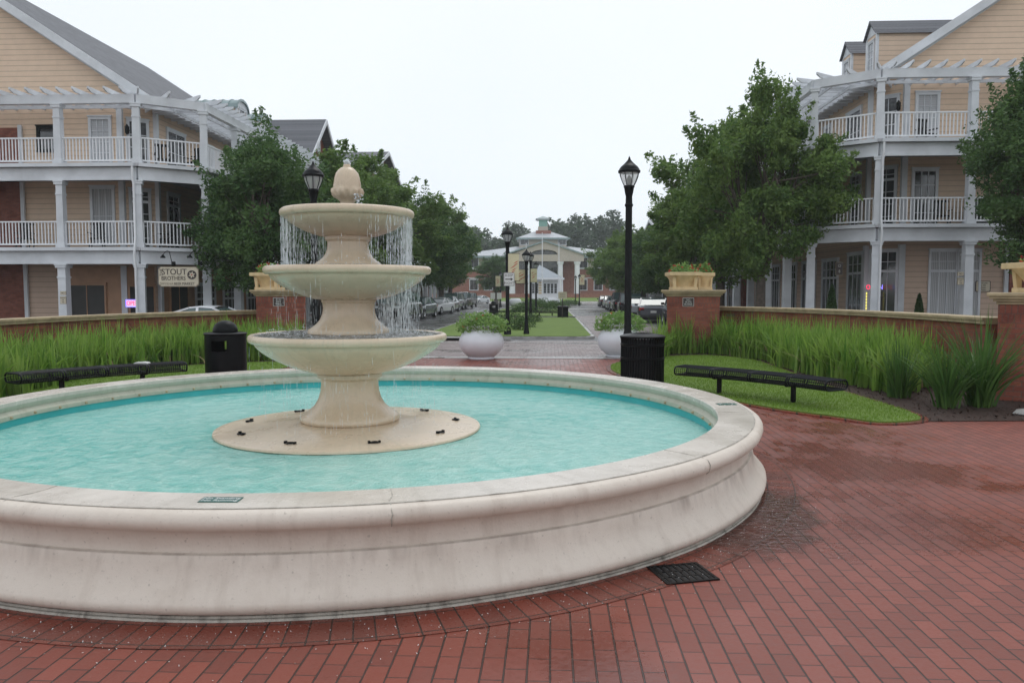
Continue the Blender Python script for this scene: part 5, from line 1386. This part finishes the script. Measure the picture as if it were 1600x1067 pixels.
TB = make_tree('street_tree', M['leaf'], 7, 7.2, 1.9, 2.3, 2.3, 72, 33000, .09, shape='oval', clr=.62)
TC = make_tree('street_tree', M['leaf_dark'], 9, 6.8, 1.6, 2.0, 2.0, 80, 34000, .08, shape='cone', clr=.62)
place(TA, 1188, 30.0, 'tall broad green street tree hiding the left flank of the right house', (.92, .82, 1.06), 0, first=True)
place(TB, 1125, 38, 'second green tree of the right row, standing left of the tall broad one', (1.3, 1.3, 1.32), 1.2, first=True)
place(TB, 1078, 50, 'third green tree of the right row above the dark parked sedan', (1.2,1.2,1.16), 2.5)
place(TC, 1040, 58, 'dark narrow tree of the right row behind the tall lamp post', (1.3,1.4,1.06), 0, first=True)
place(TB, 1005, 69, 'rounded green tree of the right row, just right of the lamp post pole', (1.25,1.3,.98), 4)
place(TB, 985, 82, 'smaller rounded tree of the right row, behind the lamp post', (1.35,1.4,1.08), 5)
place(TB, 966, 98, 'last rounded tree of the right row, beside the civic hall', (1.4,1.5,1.2), .4)
place(TC, 414, 29.5, 'dense dark tree in front of the left house porch', (1.08,1.1,1.14), 1)
place(TC, 425, 34, 'dense dark tree right behind the one at the left porch', (1.3,1.2,1.24), 3)
place(TB, 505, 38, 'green tree of the left row behind the lamp head', (1.25,1.2,1.14), 2)
place(TB, 560, 44, 'green tree of the left row behind the acorn finial', (1.35,1.3,1.26), 3.3)
place(TB, 612, 52, 'green tree of the left row just right of the top bowl', (1.45,1.4,1.33), 4.4)
place(TC, 655, 62, 'dark green tree of the left row above the white coupe', (1.7,1.7,1.38), 5)
place(TB, 690, 76, 'rounded green tree of the left row above the dark pickup', (1.4,1.5,1.4), 1)
place(TC, 704, 92, 'far dark tree closing the left row', (1.4,1.5,1.5), 2)
# evergreen at the right edge
TE = make_tree('evergreen_tree', M['leaf_dark'], 15, 8.8, 2.3, 1.9, 1.9, 95, 42000, .075, shape='cone', clr=.6)
x, _ = pxy(1612, 25); TE.location = (x, 25, 0); tag(TE, 'dark evergreen tree cut by the right edge, in front of the right house porch', 'tree')
TE2 = copy_tree(TE); x, _ = pxy(775, 120); TE2.location = (x, 122, -.6); TE2.rotation_euler = (0,0,2); TE2.scale = (1.6,1.6,.85); tag(TE2, 'shrubby tree with pale blossom before the left wing of the civic hall', 'tree')
TE2['label'] = 'broad dark tree before the left wing of the civic hall'

# far wood on the hill: leaf masses
def wood():
    rng = np.random.default_rng(31); C = []
    for k in range(150):
        x = rng.uniform(-75, 95); y = rng.uniform(212, 250); px = 800 + x/ y * FPX
        top = 17.5 + 4.0*sin(px*.021 + 1.0) + 2.2*sin(px*.063) + rng.uniform(-2, 3)
        if 735 < px < 800: top += 1.5
        if px > 905 and px < 950: top -= 4.5
        r = rng.uniform(3.4, 6.0)
        for j in range(5):
            cz = top - r*.6 - j * 3.4; n = 420 if j < 2 else 220
            for s in range(4):
                c = np.array([x, y, cz]) + rng.normal(0, r*.42, 3); q = rng.normal(size=(n//4, 3)); q /= np.linalg.norm(q, axis=1)[:, None]
                C.append(c + q * rng.uniform(.5, 1.0, (n//4, 1)) * r * .5)
    C = np.concatenate(C); V, F = leaves(rng, C, .62, .6)
    tag(fast_mesh('far_wood', V, F, M['leaf_far']), 'hazy wood of tall trees rising behind the civic hall', 'wood', kind='stuff')
wood()
b = MB(); b.prism([(-140,205),(180,205),(260,420),(-220,420)], -2, lambda x, y: 1 + max(0, (y-205))*.06); tag(b.build('hill', M['ground']), kind='structure')

# ------------------------------------------------------------------ shrubs in the median
def shrub(px, Y, r, h, label, seed, m='shrub', cat='shrub', grp='shrubs in the median beds', stretch=1.0):
    x, _ = pxy(px, Y); z = g(toUV((x, Y))[1]) + .11; rng = np.random.default_rng(seed)
    R = thing('median_shrub', label, cat, (x, Y, z), 0, grp)
    leafblob('foliage', M[m], rng, int(2600 * max(.4, r)), r*stretch, r, h, .05 if Y < 60 else .08, R, -.05)
    b = MB()
    for k in range(5): a = k*1.3; b.tube([(0,0,-.02),(.3*r*cos(a), .3*r*sin(a), h*.6)], .015, 5)
    b.build('stems', M['bark'], R)
for i, (px, Y, r, h, lab) in enumerate(((812, 34.5, .45, .5, 'low dark shrub at the foot of the keep right lamp post'), (822, 37, .5, .62, 'dark shrub behind the shorter median lamp'), (803, 41, .6, .7, 'leafy shrub left of the keep right lamp, mid bed'),
        (783, 38, .7, .65, 'wide leafy shrub behind the left white pot'), (832, 43.5, .55, .5, 'small shrub with mulch around it right of the short lamp'),
        (846, 70, 1.5, 1.1, 'big spreading mound of foliage before the pavilion'), (818, 66, 1.2, .8, 'low mound of foliage left of the big spreading one'), (868, 88, 1.6, .8, 'long clipped hedge piece right of the big mound'),
        (752, 33, .6, .5, 'low leafy shrub seen over the left white pot'), (890, 112, 1.6, .7, 'far hedge piece beneath the thin lamp posts'), (835, 108, 2.0, .9, 'far hedge piece beneath the pavilion windows'))):
    shrub(px, Y, r, h, lab, 40 + i)
for i, (px, Y) in enumerate(((805, 96), (862, 100))):
    x, _ = pxy(px, Y); o = MB().lathe([(0,0),(.5,0),(.7,.25),(.78,.5),(.7,.8),(.55,.95),(.5,1.0),(.4,.98),(0,.95)], 28).build('glazed_pot', M['pot'], smooth=50, loc=(x, Y, g(Y-7)+.1))
    tag(o, ('far white round pot left of the pavilion', 'far white round pot right of the pavilion')[i], 'plant pot', 'far white pots in the median')
for i, (px, Y, top) in enumerate(((822, 128, 382), (847, 128, 366), (873, 128, 382))):
    x, _ = pxy(px, Y); h = (453 - top) / (FPX / Y) + 2.2; R = thing('flagpole', ('left', 'middle, tallest', 'right')[i] + ' thin white flagpole before the civic hall portico', 'flagpole', (x, Y, -.6), 0, 'flagpoles before the civic hall')
    MB().tube([(0,0,0),(0,0,h)], [.09,.05], 8).build('pole', M['white2'], R); MB().lathe([(0,-.1),(.1,0),(0,.1)], 10).build('finial', M['white2'], R, loc=(0,0,h+.08))

# ------------------------------------------------------------------ cars (built nose towards -Y)
def make_car(name, kind, pm, label, cat='car'):
    R = thing(name, label, cat, (0, 0, 0), 0, 'cars parked along the street')
    if kind == 'sedan': Ln, Wd, Hb, Ht = 4.7, 1.82, .94, 1.43; cab = [(1.25,.0),(2.1,1.0),(3.35,1.0),(4.25,.05)]
    elif kind == 'coupe': Ln, Wd, Hb, Ht = 4.6, 1.84, .92, 1.33; cab = [(1.45,.0),(2.3,1.0),(3.1,1.0),(4.3,.05)]
    elif kind == 'suv': Ln, Wd, Hb, Ht = 4.8, 1.9, 1.08, 1.76; cab = [(1.2,.0),(1.85,1.0),(4.3,1.0),(4.7,.1)]
    else: Ln, Wd, Hb, Ht = 5.6, 1.98, 1.15, 1.85; cab = [(1.5,.0),(2.1,1.0),(3.5,1.0),(3.75,.05)]
    w = Wd/2
    # body: stations front to back (y, belt height, half width, sill)
    if kind in ('sedan', 'coupe'): st = [(0,.58,.62,.32),(.08,.66,.80,.24),(.35,.74,.93,.2),(.9,.82,.99,.18),(1.5,Hb,1,.18),(2.6,Hb+.01,1,.18),(3.8,Hb+.05,1,.18),(4.3,Hb+.06,.97,.22),(Ln-.1,Hb,.88,.28),(Ln,.82,.80,.34)]
    else: st = [(0,.7,.72,.38),(.08,.86,.86,.3),(.4,.98,.96,.28),(1.2,Hb,1,.26),(2.4,Hb+.02,1,.26),(Ln-.5,Hb+.03,1,.26),(Ln-.08,Hb,.95,.3),(Ln,Hb-.08,.9,.36)]
    b = MB(); m = 12
    for (y, zt, k, zs) in st:
        ww = w*k; ring = [(-ww*.86,zs),(-ww*.99,zs+.1),(-ww,(zs+zt)/2),(-ww*.985,zt-.12),(-ww*.93,zt-.02),(-ww*.55,zt+.035),(ww*.55,zt+.035),(ww*.93,zt-.02),(ww*.985,zt-.12),(ww,(zs+zt)/2),(ww*.99,zs+.1),(ww*.86,zs)]
        b.v += [(x, y, z) for x, z in ring]
    for i in range(len(st)-1):
        for k in range(m): b.f.append((i*m+k, i*m+(k+1)%m, (i+1)*m+(k+1)%m, (i+1)*m+k))
    b.f += [tuple(range(m)), tuple(range((len(st)-1)*m, len(st)*m))[::-1]]
    b.build('body', pm, R, smooth=35)
    # greenhouse
    b = MB(); hb = Hb - .02; ring = []
    for (y, t) in cab:
        ww0 = w*.93; ww1 = w*(.76 if kind != 'suv' else .8); wt = ww0 + (ww1-ww0)*t; z = hb + (Ht-.05-hb)*t; ring.append((y, wt, z))
    vs = []
    for (y, wt, z) in ring: vs += [(-wt, y, z), (wt, y, z)]
    y0, w0, z0_ = ring[0]; y1, w1, z1_ = ring[1]; y2, w2, z2_ = ring[2]; y3, w3, z3_ = ring[3]
    b.add([(-w0,y0,hb),(w0,y0,hb),(-w1,y1,z1_),(w1,y1,z1_),(-w2,y2,z2_),(w2,y2,z2_),(-w3,y3,hb),(w3,y3,hb)], [(0,1,3,2),(2,3,5,4),(4,5,7,6),(0,2,4,6),(1,7,5,3)])
    b.build('windows', M['carglass'], R)
    b = MB(); n = 6   # roof skin
    for i in range(n+1):
        t = i/n; y = y1 + (y2-y1)*t - (.04 if i == 0 else 0) + (.04 if i == n else 0); z = z1_ + .03 + .035*sin(pi*t)
        wt = w1 + (w2-w1)*t; b.v += [(-wt-.01,y,z-.045),(-wt*.9,y,z),(0,y,z+.02),(wt*.9,y,z),(wt+.01,y,z-.045)]
    for i in range(n):
        for k in range(4): b.f.append((i*5+k, i*5+k+1, (i+1)*5+k+1, (i+1)*5+k))
    for s in (-1, 1):
        b.bar((s*(w0-.01), y0+.02, hb), (s*(w1), y1, z1_), .07, .05); b.bar((s*w2, y2, z2_), (s*(w3-.02), y3, hb), .09, .06)
        ym = (y1+y2)/2+.1; b.bar((s*(w*.935), ym, hb), (s*(w1+.005), ym, z1_), .06, .08, up=(0,1,0))
    b.build('roof', pm, R, smooth=40)
    rw = .33 if kind in ('sedan','coupe') else .39
    for s in (-1, 1):
        for y in (.92, Ln-1.0 if kind != 'pickup' else Ln-1.25):
            t = MB().lathe([(.19,-.11),(rw-.02,-.11),(rw,-.08),(rw,.08),(rw-.02,.11),(.19,.11)], 24, cap=False); t.xf(Matrix.Rotation(pi/2,4,'Y'))
            o = t.build('wheel', M['tyre'], R, loc=(s*(w-.1), y, rw), smooth=40)
            t = MB()
            t.lathe([(0,.09),(.05,.10),(.06,.07),(.19,.06),(.21,.1),(.22,.1),(.22,-.1),(0,-.1)], 20)
            t.xf(Matrix.Rotation(s*pi/2,4,'Y')); t.build('rim', M['rim'], o, smooth=40)
        t = MB().box(s*w*.52, s*w*.86, .02, .35, (.6 if kind in ('sedan','coupe') else .78), (.72 if kind in ('sedan','coupe') else .92)); t.build('headlight', M['headlamp'], R, bevel=.02)
        t = MB().box(s*w*.55, s*w*.88, Ln-.25, Ln-.0, (.72 if kind in ('sedan','coupe') else .8), (.88 if kind in ('sedan','coupe') else 1.0)); t.build('tail_light', M['tail'], R, bevel=.02)
        MB().box(s*(w+.0), s*(w+.17), cab[0][0]+.25, cab[0][0]+.37, Hb+.0, Hb+.13).build('mirror', pm, R, bevel=.02)
    gz = .42 if kind in ('sedan','coupe') else .55
    MB().box(-w*.45, w*.45, -.02, .1, gz, gz+.2).build('grille', M['dark'], R); MB().box(-w*.6, w*.6, .02, .12, .25, .36).build('air_intake', M['dark'], R)
    MB().box(-.16,.16,Ln-.02,Ln+.015,.6,.72).build('licence_plate', M['plate'], R)
    MB().box(-w*.8, w*.8, Ln-.15, Ln+.02, .34, .48).build('bumper', M['tyre'], R)
    if kind == 'pickup':
        MB().box(-w*.85, w*.85, 3.95, Ln-.1, 1.1, 1.2).build('bed_opening', M['dark'], R)
    return R
silver = carpaint('silver_car_paint', (.38,.39,.4), .6); whitep = carpaint('white_car_paint', (.75,.76,.78), 0); dgrey = carpaint('dark_grey_car_paint', (.06,.065,.08), .4)
blackp = carpaint('black_car_paint', (.012,.013,.015), .2); lgrey = carpaint('light_grey_car_paint', (.3,.32,.34), .5)
sed_g = make_car('parked_sedan', 'sedan', lgrey, 'x'); coupe_w = make_car('parked_coupe', 'coupe', whitep, 'x'); suv_g = make_car('parked_suv', 'suv', lgrey, 'x'); suv_b = make_car('parked_suv', 'suv', blackp, 'x', 'car')
sed_d = make_car('parked_sedan', 'sedan', dgrey, 'x'); pick_b = make_car('parked_pickup', 'pickup', blackp, 'x', 'pickup truck'); sed_s = make_car('parked_sedan', 'sedan', silver, 'x')
used = set()
def car(proto, px, Y, label, face=1, rot=0, dz=0):
    """face 1: nose to the camera; -1: tail to the camera. px,Y = near end centre"""
    x, _ = pxy(px, Y); c = proto if id(proto) not in used else copy_tree(proto); used.add(id(proto))
    a = rot - AX + (0 if face > 0 else pi); off = Vector((0, 0, 0)) if face > 0 else Vector((0, 4.7, 0))
    if face < 0:
        c.location = (x + 4.7*sin(AX - rot), Y + 4.7*cos(AX - rot), 0)
    else: c.location = (x, Y, 0)
    c.rotation_euler = (0, 0, a); c.location.z = g(toUV((c.location.x, c.location.y))[1]) + dz; c['label'] = label
    return c
car(sed_g, 636, 51, 'light grey sedan seen through the falling water, nose to the viewer', 1, -.12)
car(suv_b, 603, 45, 'black car half hidden by the falling water, nearest in the left row', 1, -.1)
car(coupe_w, 667, 62, 'white coupe with dark windscreen facing the viewer, right of the middle bowl', 1, -.2)
car(suv_g, 697, 77, 'grey off-road car parked just behind the white coupe', 1, -.1)
car(pick_b, 713, 86, 'black pickup truck at the far end of the left row', 1, -.1)
car(coupe_w, 737, 126, 'white coupe driving out at the far end of the street', 1, -.45)
car(sed_s, 688, 70, 'silver sedan mostly hidden behind the white coupe', 1, -.1)
car(suv_b, 724, 98, 'dark car beyond the black pickup truck', 1, -.1)
car(sed_d, 1021, 43.5, 'dark grey sedan parked tail towards the viewer beside the right pier', -1, -.12)
car(suv_b, 1084, 37.5, 'black car mostly hidden behind the far right pier', -1, 0)
car(sed_g, 1000, 51.5, 'grey sedan parked in front of the dark grey one', -1, -.1)
car(suv_b, 986, 60, 'black car half hidden by the lamp post pole', -1, -.05)
car(pick_b, 975, 69, 'tall dark pickup truck behind the lamp post pole', -1, 0)
car(sed_g, 964, 79, 'light grey sedan left of the lamp post pole in the right row', -1, 0)
car(sed_s, 957, 89, 'small silver car between the black one and the lamp post', -1, 0)
car(sed_d, 948, 100, 'leftmost dark car with a red tail light at the end of the right row', -1, 0)
# car crossing behind the left wall, side on
x, _ = pxy(345, 26.6); c = copy_tree(coupe_w); c.location = (x + 2.3, 26.6, -.28); c.rotation_euler = (0, 0, pi/2); c['label'] = 'white car side on behind the left brick wall, only its roof showing'; c['group'] = 'cars parked along the street'

# ------------------------------------------------------------------ haze
b = MB(); b.box(-230, 270, -15, 430, -3.5, 36)
hz = b.build('haze', None); tag(hz, 'thin damp haze filling the street', 'haze', kind='stuff')
hm = bpy.data.materials.new('haze'); hm.use_nodes = True; hn = hm.node_tree.nodes; hl = hm.node_tree.links; hn.clear()
ho = hn.new('ShaderNodeOutputMaterial'); hv = hn.new('ShaderNodeVolumePrincipled'); hv.inputs['Density'].default_value = .0006; hv.inputs['Color'].default_value = (.9, .94, .97, 1)
hl.new(hv.outputs[0], ho.inputs['Volume']); hz.data.materials.append(hm)
SC.cycles.volume_bounces = 2
